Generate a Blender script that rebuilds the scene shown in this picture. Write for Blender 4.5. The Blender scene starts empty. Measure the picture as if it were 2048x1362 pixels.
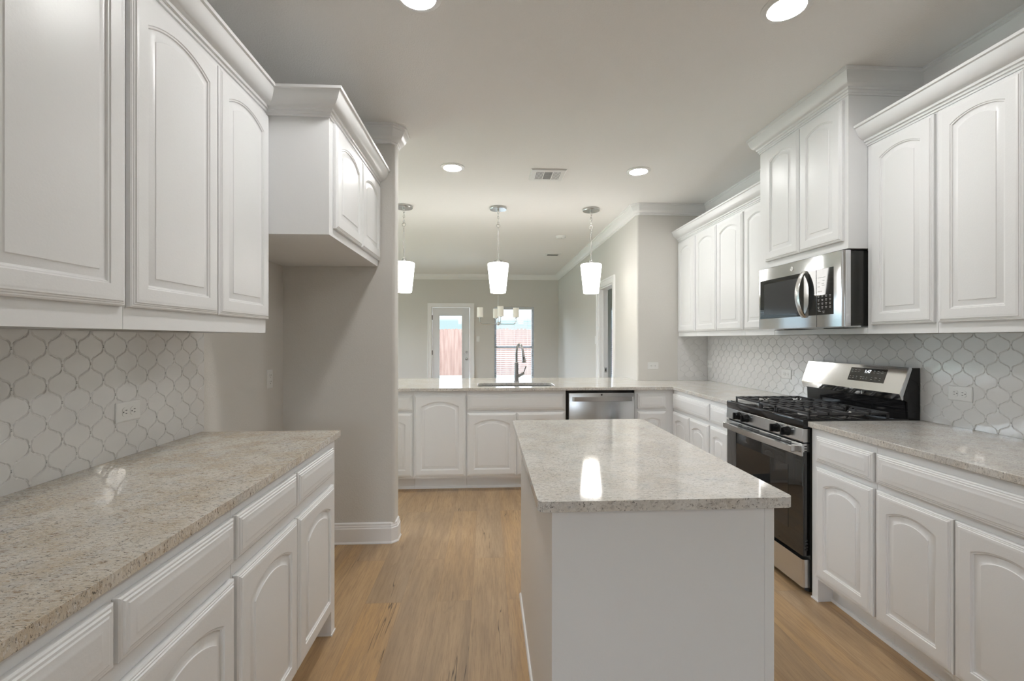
import bpy, bmesh, math, random
from mathutils import Vector, Matrix
from mathutils.geometry import tessellate_polygon

random.seed(7)
scene = bpy.context.scene
COL = scene.collection
pi = math.pi

# ------------------------------------------------------------------ camera
TH = math.atan((1024 - 975) / 910.2)
cam_data = bpy.data.cameras.new('camera')
cam_data.sensor_width = 36.0
cam_data.lens = 910.2 / 2048 * 36.0
cam_data.shift_y = -3.0 / 2048
cam_data.clip_start = 0.02
cam = bpy.data.objects.new('camera', cam_data)
cam.location = (0, 0, 1.345)
cam.rotation_euler = (pi / 2, 0, -TH)
COL.objects.link(cam)
scene.camera = cam

# ------------------------------------------------------------------ world, sun, exposure
world = bpy.data.worlds.new('sky')
scene.world = world
world.use_nodes = True
wn = world.node_tree.nodes
wl = world.node_tree.links
bg = wn['Background']
tc = wn.new('ShaderNodeTexCoord')
sp = wn.new('ShaderNodeSeparateXYZ')
rp = wn.new('ShaderNodeValToRGB')
rp.color_ramp.elements[0].position = 0.04        # low sky darkened to keep the window view from clipping
rp.color_ramp.elements[0].color = (0.056, 0.073, 0.076, 1)
rp.color_ramp.elements[1].position = 0.6
rp.color_ramp.elements[1].color = (0.66, 0.79, 1.0, 1)
e_ = rp.color_ramp.elements.new(0.16)
e_.color = (0.82, 0.90, 1.0, 1)
wl.new(tc.outputs['Generated'], sp.inputs[0])
wl.new(sp.outputs['Z'], rp.inputs[0])
wl.new(rp.outputs[0], bg.inputs[0])
SKY = 8.5
bg.inputs[1].default_value = SKY

sun_data = bpy.data.lights.new('sun', 'SUN')
sun_data.energy = 2.2
sun_data.angle = math.radians(1.0)
sun_data.color = (1.0, 0.95, 0.88)
sun = bpy.data.objects.new('sun', sun_data)
sun.rotation_euler = (math.radians(32), 0, math.radians(-25))   # high sun coming from behind the camera side
COL.objects.link(sun)

vs = scene.view_settings
vs.view_transform = 'Standard'
vs.look = 'None'
vs.exposure = 0.70
vs.gamma = 1.0
vs.use_curve_mapping = False
CAN = 118.0          # radiance of the recessed lamps
PEND = 5.8          # pendant glass
CANCOL = (1.0, 0.99, 0.975)

CEIL = 2.743


# ------------------------------------------------------------------ materials
def new_mat(name):
    m = bpy.data.materials.new(name)
    m.use_nodes = True
    nt = m.node_tree
    b = nt.nodes['Principled BSDF']
    return m, nt, b


def simple(name, col, rough=0.5, metal=0.0, bump=None, coat=0.0, spec=None, emis=None, estr=0.0):
    m, nt, b = new_mat(name)
    b.inputs['Base Color'].default_value = (*col, 1)
    b.inputs['Roughness'].default_value = rough
    b.inputs['Metallic'].default_value = metal
    if coat:
        b.inputs['Coat Weight'].default_value = coat
        b.inputs['Coat Roughness'].default_value = 0.08
    if spec is not None:
        b.inputs['Specular IOR Level'].default_value = spec
    if emis:
        b.inputs['Emission Color'].default_value = (*emis, 1)
        b.inputs['Emission Strength'].default_value = estr
    # a faint procedural variation on every surface
    tcn = nt.nodes.new('ShaderNodeTexCoord')
    nz = nt.nodes.new('ShaderNodeTexNoise')
    sc, st = bump if bump else (300.0, 0.02)
    nz.inputs['Scale'].default_value = sc
    nt.links.new(tcn.outputs['Object'], nz.inputs['Vector'])
    bp = nt.nodes.new('ShaderNodeBump')
    bp.inputs['Strength'].default_value = st
    bp.inputs['Distance'].default_value = 0.002
    nt.links.new(nz.outputs['Fac'], bp.inputs['Height'])
    nt.links.new(bp.outputs['Normal'], b.inputs['Normal'])
    return m


def brushed(name, col, rough, axis=(1, 1, 60), amt=0.12, metal=1.0):
    m, nt, b = new_mat(name)
    b.inputs['Base Color'].default_value = (*col, 1)
    b.inputs['Metallic'].default_value = metal
    tcn = nt.nodes.new('ShaderNodeTexCoord')
    mp = nt.nodes.new('ShaderNodeMapping')
    mp.inputs['Scale'].default_value = axis
    nz = nt.nodes.new('ShaderNodeTexNoise')
    nz.inputs['Scale'].default_value = 12
    nz.inputs['Detail'].default_value = 4
    mr = nt.nodes.new('ShaderNodeMapRange')
    mr.inputs['To Min'].default_value = rough - amt / 2
    mr.inputs['To Max'].default_value = rough + amt / 2
    nt.links.new(tcn.outputs['Object'], mp.inputs['Vector'])
    nt.links.new(mp.outputs[0], nz.inputs['Vector'])
    nt.links.new(nz.outputs['Fac'], mr.inputs['Value'])
    nt.links.new(mr.outputs[0], b.inputs['Roughness'])
    return m


def orange_peel(name, col, strength=0.25, rough=0.75):
    m, nt, b = new_mat(name)
    b.inputs['Base Color'].default_value = (*col, 1)
    b.inputs['Roughness'].default_value = rough
    tcn = nt.nodes.new('ShaderNodeTexCoord')
    nz = nt.nodes.new('ShaderNodeTexNoise')
    nz.inputs['Scale'].default_value = 130
    nz.inputs['Detail'].default_value = 3
    nt.links.new(tcn.outputs['Object'], nz.inputs['Vector'])
    bp = nt.nodes.new('ShaderNodeBump')
    bp.inputs['Strength'].default_value = strength
    bp.inputs['Distance'].default_value = 0.004
    nt.links.new(nz.outputs['Fac'], bp.inputs['Height'])
    nt.links.new(bp.outputs['Normal'], b.inputs['Normal'])
    return m


def granite(name, beige=0.3):
    m, nt, b = new_mat(name)
    N, L = nt.nodes, nt.links
    tcn = N.new('ShaderNodeTexCoord')
    b.inputs['Roughness'].default_value = 0.07
    b.inputs['Specular IOR Level'].default_value = 0.55

    def noise(scale, detail=3, rough=0.6, stretch=(1, 1, 1), dist=0.0):
        mp = N.new('ShaderNodeMapping')
        mp.inputs['Scale'].default_value = stretch
        n = N.new('ShaderNodeTexNoise')
        n.inputs['Scale'].default_value = scale
        n.inputs['Detail'].default_value = detail
        n.inputs['Roughness'].default_value = rough
        n.inputs['Distortion'].default_value = dist
        L.new(tcn.outputs['Object'], mp.inputs[0])
        L.new(mp.outputs[0], n.inputs['Vector'])
        return n.outputs['Fac']

    def ramp(src, p0, p1):
        r = N.new('ShaderNodeMapRange')
        r.inputs['From Min'].default_value = p0
        r.inputs['From Max'].default_value = p1
        L.new(src, r.inputs['Value'])
        return r.outputs[0]

    def mix(fac, a, bcol, k=1.0):
        mx = N.new('ShaderNodeMix')
        mx.data_type = 'RGBA'
        if k != 1.0:
            mu = N.new('ShaderNodeMath')
            mu.operation = 'MULTIPLY'
            mu.inputs[1].default_value = k
            L.new(fac, mu.inputs[0])
            fac = mu.outputs[0]
        L.new(fac, mx.inputs[0])
        for sock, v in ((mx.inputs[6], a), (mx.inputs[7], bcol)):
            if isinstance(v, tuple):
                sock.default_value = (*v, 1)
            else:
                L.new(v, sock)
        return mx.outputs[2]
    g = (1 - beige)
    c = mix(ramp(noise(8, 4), 0.40, 0.62), (0.70 + .04 * g, 0.655 + .07 * g, 0.58 + .12 * g), (0.60 + .06 * g, 0.51 + .12 * g, 0.39 + .20 * g))
    c = mix(ramp(noise(14, 4), 0.50, 0.68), c, (0.56, 0.57, 0.58), 0.5)
    c = mix(ramp(noise(80, 4, 0.7, (1, 1.8, 1)), 0.51, 0.62), c, (0.46, 0.42 + .03 * g, 0.37 + .06 * g), 0.6)
    c = mix(ramp(noise(110, 3, 0.7, (1, 1.8, 1)), 0.54, 0.66), c, (0.80, 0.78, 0.75), 0.7)
    c = mix(ramp(noise(44, 5, 0.78, (1, 2.6, 1), 0.3), 0.57, 0.63), c, (0.30, 0.20 + .06 * g, 0.12 + .13 * g), 0.30 + 0.5 * beige)
    c = mix(ramp(noise(120, 3, 0.72, (1, 2.6, 1), 0.3), 0.60, 0.64), c, (0.05, 0.045, 0.045), 0.6 + .3 * beige)
    c = mix(ramp(noise(56, 5, 0.82, (1, 2.6, 1), 0.4), 0.60, 0.645), c, (0.05, 0.045, 0.045), 0.55 + .4 * beige)
    L.new(c, b.inputs['Base Color'])
    return m


def plank_floor():
    m, nt, b = new_mat('oak_plank')
    N, L = nt.nodes, nt.links
    tcn = N.new('ShaderNodeTexCoord')
    mp = N.new('ShaderNodeMapping')
    mp.inputs['Rotation'].default_value = (0, 0, pi / 2)
    mp.inputs['Location'].default_value = (0.31, 0.07, 0)
    L.new(tcn.outputs['Object'], mp.inputs[0])
    br = N.new('ShaderNodeTexBrick')
    br.offset = 0.37
    br.offset_frequency = 2
    br.inputs['Scale'].default_value = 1.0
    br.inputs['Brick Width'].default_value = 1.22
    br.inputs['Row Height'].default_value = 0.18
    br.inputs['Mortar Size'].default_value = 0.0006
    br.inputs['Mortar Smooth'].default_value = 0.0
    br.inputs['Color1'].default_value = (0, 0, 0, 1)
    br.inputs['Color2'].default_value = (1, 1, 1, 1)
    br.inputs['Mortar'].default_value = (0.5, 0.5, 0.5, 1)
    L.new(mp.outputs[0], br.inputs['Vector'])
    # per plank offset
    add = N.new('ShaderNodeVectorMath')
    add.operation = 'MULTIPLY_ADD'
    add.inputs[1].default_value = (17.0, 31.0, 5.0)
    L.new(br.outputs['Color'], add.inputs[0])
    L.new(tcn.outputs['Object'], add.inputs[2])

    def noise(scale, stretch, detail=4, dist=0.0, rough=0.55):
        q = N.new('ShaderNodeMapping')
        q.inputs['Scale'].default_value = stretch
        n = N.new('ShaderNodeTexNoise')
        n.inputs['Scale'].default_value = scale
        n.inputs['Detail'].default_value = detail
        n.inputs['Distortion'].default_value = dist
        n.inputs['Roughness'].default_value = rough
        L.new(add.outputs[0], q.inputs[0])
        L.new(q.outputs[0], n.inputs['Vector'])
        return n.outputs['Fac']

    def rng(src, a, c, lo=0.0, hi=1.0):
        r = N.new('ShaderNodeMapRange')
        for k, v in (('From Min', a), ('From Max', c), ('To Min', lo), ('To Max', hi)):
            r.inputs[k].default_value = v
        L.new(src, r.inputs['Value'])
        return r.outputs[0]

    def mix(fac, a, c):
        mx = N.new('ShaderNodeMix')
        mx.data_type = 'RGBA'
        L.new(fac, mx.inputs[0])
        for sock, v in ((mx.inputs[6], a), (mx.inputs[7], c)):
            if isinstance(v, tuple):
                sock.default_value = (*v, 1)
            else:
                L.new(v, sock)
        return mx.outputs[2]
    sep = N.new('ShaderNodeSeparateColor')
    L.new(br.outputs['Color'], sep.inputs[0])
    base = mix(rng(sep.outputs[0], 0.0, 1.0, 0.0, 1.0), (0.52, 0.325, 0.150), (0.40, 0.285, 0.175))
    g1 = noise(2.2, (4.6, 0.42, 1), 5, 0.7, 0.6)
    base = mix(rng(g1, 0.42, 0.70, 0, 0.75), base, (0.31, 0.215, 0.135))
    g1b = noise(1.8, (3.2, 0.5, 1), 3, 0.6)
    base = mix(rng(g1b, 0.48, 0.70, 0, 0.6), base, (0.58, 0.40, 0.225))
    g2 = noise(16.0, (9, 0.5, 1), 5, 0.4, 0.65)
    base = mix(rng(g2, 0.44, 0.72, 0, 0.6), base, (0.27, 0.18, 0.11))
    crk = noise(1.5, (5.5, 0.32, 1), 4, 0.15, 0.5)
    ab = N.new('ShaderNodeMath'); ab.operation = 'SUBTRACT'; ab.inputs[1].default_value = 0.5
    L.new(crk, ab.inputs[0])
    ab2 = N.new('ShaderNodeMath'); ab2.operation = 'ABSOLUTE'
    L.new(ab.outputs[0], ab2.inputs[0])
    line = rng(ab2.outputs[0], 0.0, 0.0060, 1.0, 0.0)
    msk = rng(noise(2.0, (2.6, 1.3, 1), 2), 0.585, 0.62)
    mul = N.new('ShaderNodeMath'); mul.operation = 'MULTIPLY'
    L.new(line, mul.inputs[0]); L.new(msk, mul.inputs[1])
    g3 = noise(4.0, (4, 0.8, 1), 4, 0.8)
    base = mix(rng(g3, 0.64, 0.76, 0, 0.55), base, (0.19, 0.125, 0.08))
    base = mix(mul.outputs[0], base, (0.10, 0.065, 0.04))
    base = mix(br.outputs['Fac'], base, (0.27, 0.18, 0.11))
    L.new(base, b.inputs['Base Color'])
    L.new(rng(g2, 0.3, 0.7, 0.34, 0.46), b.inputs['Roughness'])
    bp = N.new('ShaderNodeBump')
    bp.inputs['Strength'].default_value = 0.08
    bp.inputs['Distance'].default_value = 0.002
    L.new(g2, bp.inputs['Height'])
    L.new(bp.outputs[0], b.inputs['Normal'])
    return m


def thin_glass(name, tint=(0.96, 0.98, 0.985)):
    m = bpy.data.materials.new(name)
    m.use_nodes = True
    nt = m.node_tree
    for n in list(nt.nodes):
        nt.nodes.remove(n)
    out = nt.nodes.new('ShaderNodeOutputMaterial')
    tr = nt.nodes.new('ShaderNodeBsdfTransparent')
    tr.inputs[0].default_value = (*tint, 1)
    gl = nt.nodes.new('ShaderNodeBsdfGlossy')
    gl.inputs['Roughness'].default_value = 0.02
    fr = nt.nodes.new('ShaderNodeFresnel')
    fr.inputs['IOR'].default_value = 1.35
    mx = nt.nodes.new('ShaderNodeMixShader')
    nt.links.new(fr.outputs[0], mx.inputs[0])
    nt.links.new(tr.outputs[0], mx.inputs[1])
    nt.links.new(gl.outputs[0], mx.inputs[2])
    nt.links.new(mx.outputs[0], out.inputs[0])
    return m


def tile_mat():
    m, nt, b = new_mat('glazed_tile')
    b.inputs['Roughness'].default_value = 0.06
    b.inputs['Specular IOR Level'].default_value = 0.6
    N, L = nt.nodes, nt.links
    tcn = N.new('ShaderNodeTexCoord')
    nz = N.new('ShaderNodeTexNoise')
    nz.inputs['Scale'].default_value = 9
    mr = N.new('ShaderNodeMix')
    mr.data_type = 'RGBA'
    mr.inputs[6].default_value = (0.74, 0.735, 0.725, 1)
    mr.inputs[7].default_value = (0.78, 0.775, 0.765, 1)
    L.new(tcn.outputs['Object'], nz.inputs['Vector'])
    L.new(nz.outputs['Fac'], mr.inputs[0])
    L.new(mr.outputs[2], b.inputs['Base Color'])
    n2 = N.new('ShaderNodeTexNoise')
    n2.inputs['Scale'].default_value = 26
    n2.inputs['Detail'].default_value = 3
    L.new(tcn.outputs['Object'], n2.inputs['Vector'])
    bp = N.new('ShaderNodeBump')
    bp.inputs['Strength'].default_value = 0.16
    bp.inputs['Distance'].default_value = 0.004
    L.new(n2.outputs['Fac'], bp.inputs['Height'])
    L.new(bp.outputs[0], b.inputs['Normal'])
    return m


def fence_mat():
    m, nt, b = new_mat('cedar_picket')
    N, L = nt.nodes, nt.links
    tcn = N.new('ShaderNodeTexCoord')
    mp = N.new('ShaderNodeMapping')
    mp.inputs['Scale'].default_value = (7.1, 1, 0.6)
    nz = N.new('ShaderNodeTexNoise')
    nz.inputs['Scale'].default_value = 1.6
    nz.inputs['Detail'].default_value = 5
    L.new(tcn.outputs['Object'], mp.inputs[0])
    L.new(mp.outputs[0], nz.inputs['Vector'])
    r = N.new('ShaderNodeValToRGB')
    r.color_ramp.elements[0].position = 0.3
    r.color_ramp.elements[0].color = (0.12, 0.060, 0.044, 1)
    r.color_ramp.elements[1].position = 0.7
    r.color_ramp.elements[1].color = (0.19, 0.115, 0.088, 1)
    L.new(nz.outputs['Fac'], r.inputs[0])
    L.new(r.outputs[0], b.inputs['Base Color'])
    b.inputs['Roughness'].default_value = 0.8
    return m


def emit(name, col, strength):
    m = bpy.data.materials.new(name)
    m.use_nodes = True
    nt = m.node_tree
    for n in list(nt.nodes):
        nt.nodes.remove(n)
    out = nt.nodes.new('ShaderNodeOutputMaterial')
    e = nt.nodes.new('ShaderNodeEmission')
    e.inputs[0].default_value = (*col, 1)
    e.inputs[1].default_value = strength
    nt.links.new(e.outputs[0], out.inputs[0])
    return m


M_CAB = simple('cabinet_paint', (0.84, 0.845, 0.85), 0.36, bump=(160, 0.10))
M_CROWN = simple('crown_paint', (0.84, 0.845, 0.85), 0.28, bump=(150, 0.04))
M_TRIM = simple('trim_paint', (0.87, 0.87, 0.87), 0.35)
M_WALL = orange_peel('wall_paint', (0.67, 0.652, 0.618))
M_CEIL = orange_peel('ceiling_paint', (0.87, 0.86, 0.845), 0.4)
M_GRAN = granite('granite', 0.25)
M_GRAN_L = granite('granite_beige', 0.95)
M_FLOOR = plank_floor()
M_TILE = tile_mat()
M_GROUT = simple('grout', (0.80, 0.795, 0.78), 0.7)
M_STEEL = brushed('stainless_steel', (0.62, 0.62, 0.62), 0.24, (60, 1, 1))
M_STEELM = brushed('film_covered_steel', (0.74, 0.75, 0.77), 0.10, (1, 1, 40), 0.04)
M_NICKEL = brushed('brushed_nickel', (0.58, 0.575, 0.56), 0.26, (3, 3, 3), 0.04)
M_FAUCET = brushed('faucet_steel', (0.36, 0.35, 0.35), 0.22, (1, 1, 30))
M_BLACK = simple('black_enamel', (0.012, 0.012, 0.013), 0.10, bump=(20, 0.01))
M_BLACKM = simple('black_painted_steel', (0.035, 0.036, 0.034), 0.22, bump=(500, 0.05))
M_IRON = simple('cast_iron', (0.05, 0.05, 0.053), 0.42, bump=(400, 0.15))
M_DGLASS = simple('dark_glass', (0.02, 0.021, 0.022), 0.03, spec=0.8, bump=(20, 0.002))
M_OVENGL = simple('oven_glass', (0.008, 0.008, 0.008), 0.03, spec=0.9, bump=(12, 0.006))
M_PLASTIC = simple('white_plastic', (0.80, 0.80, 0.785), 0.3)
M_DARK = simple('dark_slot', (0.03, 0.03, 0.03), 0.6)
M_GREYVENT = simple('vent_shadow', (0.25, 0.25, 0.25), 0.6)
M_PRINT = simple('grey_print', (0.55, 0.55, 0.55), 0.5)
M_BURNER = simple('burner_aluminium', (0.62, 0.60, 0.57), 0.4, 0.6)
M_GLASS = thin_glass('window_glass')
M_DOORW = simple('door_paint', (0.76, 0.77, 0.79), 0.35)
M_BLIND = simple('blind_vinyl', (0.62, 0.65, 0.68), 0.4)
M_FENCE = fence_mat()
M_CONC = simple('concrete', (0.42, 0.43, 0.41), 0.85, bump=(60, 0.3))
M_GRASS = simple('grass', (0.26, 0.31, 0.22), 0.9, bump=(80, 0.5))
M_CAN = emit('lamp_lens', CANCOL, CAN)
M_DISPLAY = emit('display_digits', (0.9, 0.95, 1.0), 1.2)


def shade_mat(name, col, strength, base=(0.9, 0.88, 0.84)):
    m, nt, b = new_mat(name)
    b.inputs['Base Color'].default_value = (*base, 1)
    b.inputs['Roughness'].default_value = 0.25
    b.inputs['Emission Color'].default_value = (*col, 1)
    b.inputs['Emission Strength'].default_value = strength
    return m


M_SHADE = shade_mat('frosted_lit_glass', (1.0, 0.975, 0.93), PEND)
M_SHADE2 = shade_mat('cream_glass', (1.0, 0.93, 0.78), 0.12, (0.85, 0.83, 0.77))


# ------------------------------------------------------------------ helpers
class MB:
    def __init__(self):
        self.bm = bmesh.new()

    def box(self, x0, x1, y0, y1, z0, z1, bev=0.0, seg=2):
        if x0 > x1: x0, x1 = x1, x0
        if y0 > y1: y0, y1 = y1, y0
        if z0 > z1: z0, z1 = z1, z0
        bm = self.bm
        v = [bm.verts.new(p) for p in ((x0, y0, z0), (x1, y0, z0), (x1, y1, z0), (x0, y1, z0),
                                       (x0, y0, z1), (x1, y0, z1), (x1, y1, z1), (x0, y1, z1))]
        fs = [bm.faces.new([v[i] for i in q]) for q in
              ((0, 3, 2, 1), (4, 5, 6, 7), (0, 1, 5, 4), (1, 2, 6, 5), (2, 3, 7, 6), (3, 0, 4, 7))]
        if bev > 0:
            es = list({e for f in fs for e in f.edges})
            bmesh.ops.bevel(bm, geom=es, offset=bev, segments=seg, affect='EDGES', profile=0.5)
        return self

    def loops(self, loops, cap0=True, cap1=True, closed=True):
        bm = self.bm
        vl = [[bm.verts.new(p) for p in lp] for lp in loops]
        n = len(vl[0])
        for a, c in zip(vl[:-1], vl[1:]):
            rng = range(n) if closed else range(n - 1)
            for i in rng:
                j = (i + 1) % n
                try:
                    bm.faces.new((a[i], a[j], c[j], c[i]))
                except ValueError:
                    pass
        if cap0:
            bm.faces.new(list(reversed(vl[0])))
        if cap1:
            bm.faces.new(vl[-1])
        return self

    def cyl(self, p0, p1, r0, r1=None, n=20, cap=True):
        if r1 is None: r1 = r0
        p0, p1 = Vector(p0), Vector(p1)
        d = (p1 - p0).normalized()
        a = d.orthogonal().normalized()
        b = d.cross(a)
        L = []
        for p, r in ((p0, r0), (p1, r1)):
            L.append([p + a * r * math.cos(2 * pi * i / n) + b * r * math.sin(2 * pi * i / n) for i in range(n)])
        return self.loops(L, cap, cap)

    def tube(self, pts, r, n=12, caps=True):
        pts = [Vector(p) for p in pts]
        rs = r if isinstance(r, (list, tuple)) else [r] * len(pts)
        L = []
        a = None
        for i, p in enumerate(pts):
            d = (pts[min(i + 1, len(pts) - 1)] - pts[max(i - 1, 0)]).normalized()
            if a is None:
                a = d.orthogonal().normalized()
            else:
                a = (a - d * a.dot(d)).normalized()
            b = d.cross(a)
            L.append([p + a * rs[i] * math.cos(2 * pi * k / n) + b * rs[i] * math.sin(2 * pi * k / n) for k in range(n)])
        return self.loops(L, caps, caps)

    def torus(self, c, R, r, axis='x', sy=1.0, n=20, m=8):
        bm = self.bm
        ring = []
        for i in range(n):
            a = 2 * pi * i / n
            row = []
            for k in range(m):
                t = 2 * pi * k / m
                rad = R + r * math.cos(t)
                u, v, w = rad * math.cos(a), rad * sy * math.sin(a), r * math.sin(t)
                p = {'x': (w, u, v), 'y': (u, w, v), 'z': (u, v, w)}[axis]
                row.append(bm.verts.new((c[0] + p[0], c[1] + p[1], c[2] + p[2])))
            ring.append(row)
        for i in range(n):
            for k in range(m):
                bm.faces.new((ring[i][k], ring[(i + 1) % n][k], ring[(i + 1) % n][(k + 1) % m], ring[i][(k + 1) % m]))
        return self

    def lathe(self, prof, c, n=32):
        L = []
        for r, z in prof:
            L.append([(c[0] + max(r, 1e-4) * math.cos(2 * pi * i / n), c[1] + max(r, 1e-4) * math.sin(2 * pi * i / n), c[2] + z) for i in range(n)])
        return self.loops(L, True, True)

    def sweep(self, path, prof, side=1, closed=False):
        """profile [(out, z)] carried along an XY path with mitred corners; out is to the left of travel * side"""
        P = [Vector((p[0], p[1])) for p in path]
        n = len(P)
        L = []
        for i in range(n):
            if closed:
                d0 = (P[i] - P[i - 1]).normalized()
                d1 = (P[(i + 1) % n] - P[i]).normalized()
            else:
                d0 = (P[i] - P[i - 1]).normalized() if i > 0 else (P[1] - P[0]).normalized()
                d1 = (P[i + 1] - P[i]).normalized() if i < n - 1 else d0
            n0 = Vector((-d0.y, d0.x)) * side
            n1 = Vector((-d1.y, d1.x)) * side
            m = (n0 + n1)
            m = m / max(1e-6, m.dot(n0))
            L.append([(P[i].x + m.x * o, P[i].y + m.y * o, z) for o, z in prof])
        if closed:
            L.append(L[0])
            return self.loops(L, False, False)
        return self.loops(L, True, True)

    def prism(self, pts, axis, a0, a1):
        """closed 2-D outline extruded along an axis; pts are the two other coordinates in xyz order"""
        def mk(a):
            if axis == 'x': return [(a, p[0], p[1]) for p in pts]
            if axis == 'y': return [(p[0], a, p[1]) for p in pts]
            return [(p[0], p[1], a) for p in pts]
        return self.loops([mk(a0), mk(a1)])

    def plate(self, outer, holes, z0, z1):
        """horizontal plate from a polygon with holes"""
        bm = self.bm
        polys = [outer] + holes
        flat = [p for q in polys for p in q]
        tris = tessellate_polygon([[Vector((p[0], p[1], 0)) for p in q] for q in polys])
        top = [bm.verts.new((p[0], p[1], z1)) for p in flat]
        bot = [bm.verts.new((p[0], p[1], z0)) for p in flat]
        for t in tris:
            try:
                bm.faces.new([top[i] for i in t])
                bm.faces.new([bot[i] for i in reversed(t)])
            except ValueError:
                pass
        k = 0
        for q in polys:
            for i in range(len(q)):
                a, b2 = k + i, k + (i + 1) % len(q)
                bm.faces.new((bot[a], bot[b2], top[b2], top[a]))
            k += len(q)
        bmesh.ops.dissolve_limit(bm, angle_limit=0.01, verts=bm.verts, edges=bm.edges)
        return self

    def build(self, name, mat, parent=None, smooth=35, bevel=0.0):
        bm = self.bm
        bmesh.ops.recalc_face_normals(bm, faces=bm.faces)
        me = bpy.data.meshes.new(name)
        if parent is not None:
            org = world_loc(parent)
        else:
            xs = [v.co for v in bm.verts]
            org = Vector(((min(v.x for v in xs) + max(v.x for v in xs)) / 2,
                          (min(v.y for v in xs) + max(v.y for v in xs)) / 2,
                          min(v.z for v in xs)))
        bmesh.ops.translate(bm, verts=bm.verts, vec=-org)
        bm.to_mesh(me)
        bm.free()
        if smooth:
            me.polygons.foreach_set('use_smooth', [True] * len(me.polygons))
            me.set_sharp_from_angle(angle=math.radians(smooth))
        o = bpy.data.objects.new(name, me)
        me.materials.append(mat)
        if parent is not None:
            o.parent = parent
        else:
            o.location = org
        if bevel:
            md = o.modifiers.new('bevel', 'BEVEL')
            md.width = bevel
            md.segments = 2
            md.limit_method = 'ANGLE'
            md.angle_limit = math.radians(40)
        COL.objects.link(o)
        return o


def world_loc(o):
    v = Vector(o.location)
    while o.parent is not None:
        o = o.parent
        v += Vector(o.location)
    return v


def tag(o, label=None, cat=None, group=None, kind=None):
    if label: o['label'] = label
    if cat: o['category'] = cat
    if group: o['group'] = group
    if kind: o['kind'] = kind
    return o


def thing(name, loc, label, cat, group=None):
    o = bpy.data.objects.new(name, None)
    o.empty_display_size = 0.05
    o.location = loc
    COL.objects.link(o)
    return tag(o, label, cat, group)


def copy_tree(o, loc, label=None):
    r = o.copy()
    COL.objects.link(r)
    r.location = loc
    if label: r['label'] = label
    def rec(src, dst):
        for ch in [c for c in bpy.data.objects if c.parent == src]:
            d = ch.copy()
            COL.objects.link(d)
            d.parent = dst
            rec(ch, d)
    rec(o, r)
    return r


def struct(mb, name, mat, label=None, smooth=35, bevel=0.0):
    o = mb.build(name, mat, None, smooth, bevel)
    o['kind'] = 'structure'
    if label: o['label'] = label
    return o


# ------------------------------------------------------------------ the setting
XL, XR = -1.335, 2.31          # kitchen side walls
YJ = 4.66                      # jog face
XJ = 1.555                     # far-room right wall
YF = 9.92                      # far wall
YB = -3.4                      # wall behind the camera
XFL = -4.3                     # far-room left wall
XBR = 5.0                      # bedroom right wall
YS0, YS1 = 3.05, 3.18          # alcove stub wall
XS = -0.612                    # its end

f = MB().box(XFL - .15, XBR + .15, YB - .15, YF + .15, -0.1, 0)
struct(f, 'floor', M_FLOOR, 'light oak plank floor running towards the patio door')
c = MB().box(XFL - .15, XBR + .15, YB - .15, YF + .15, CEIL, CEIL + 0.12)
struct(c, 'ceiling', M_CEIL, 'greige textured ceiling')

w = MB().box(XL - .12, XL, YB, YS0, 0, CEIL)
struct(w, 'wall_left', M_WALL)
w = MB().box(XR, XR + .12, YB, YJ, 0, CEIL)
struct(w, 'wall_right', M_WALL)


def rounded_outline(x0, x1, y0, y1, r, corners, n=6):
    """rectangle with chosen rounded corners: keys sw se ne nw"""
    out = []
    for key, cx, cy, a0 in (('sw', x0, y0, pi), ('se', x1, y0, 1.5 * pi), ('ne', x1, y1, 0), ('nw', x0, y1, .5 * pi)):
        if key in corners:
            ox = cx + (r if cx == x0 else -r)
            oy = cy + (r if cy == y0 else -r)
            for k in range(n + 1):
                a = a0 + (pi / 2) * k / n
                out.append((ox + r * math.cos(a), oy + r * math.sin(a)))
        else:
            out.append((cx, cy))
    return out


w = MB().prism(rounded_outline(XFL, XS, YS0, YS1, .022, ('se', 'ne')), 'z', 0, CEIL)
struct(w, 'wall_alcove', M_WALL, 'greige stub wall with rounded corner at the fridge alcove')

# right wall of the far room with the bedroom doorway, and the jog facing the kitchen
DY0, DY1, DZ = 5.555, 6.28, 2.045
w = MB()
w.prism(rounded_outline(XJ, XR + .12, YJ, YJ + .12, .022, ('sw',)), 'z', 0, CEIL)
w.box(XJ, XJ + .12, YJ + .12, DY0, 0, CEIL)
w.box(XJ, XJ + .12, DY0, DY1, DZ, CEIL)
w.box(XJ, XJ + .12, DY1, YF, 0, CEIL)
struct(w, 'wall_dining', M_WALL)

# far wall with door and windows
def wall_with_holes_y(x0, x1, y0, y1, holes):
    w = MB()
    x = x0
    for hx0, hx1, hz0, hz1 in sorted(holes):
        w.box(x, hx0, y0, y1, 0, CEIL)
        if hz0 > 0: w.box(hx0, hx1, y0, y1, 0, hz0)
        w.box(hx0, hx1, y0, y1, hz1, CEIL)
        x = hx1
    w.box(x, x1, y0, y1, 0, CEIL)
    return w


def wall_with_holes_x(y0, y1, x0, x1, holes):
    w = MB()
    y = y0
    for hy0, hy1, hz0, hz1 in sorted(holes):
        w.box(x0, x1, y, hy0, 0, CEIL)
        if hz0 > 0: w.box(x0, x1, hy0, hy1, 0, hz0)
        w.box(x0, x1, hy0, hy1, hz1, CEIL)
        y = hy1
    w.box(x0, x1, y, y1, 0, CEIL)
    return w


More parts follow.
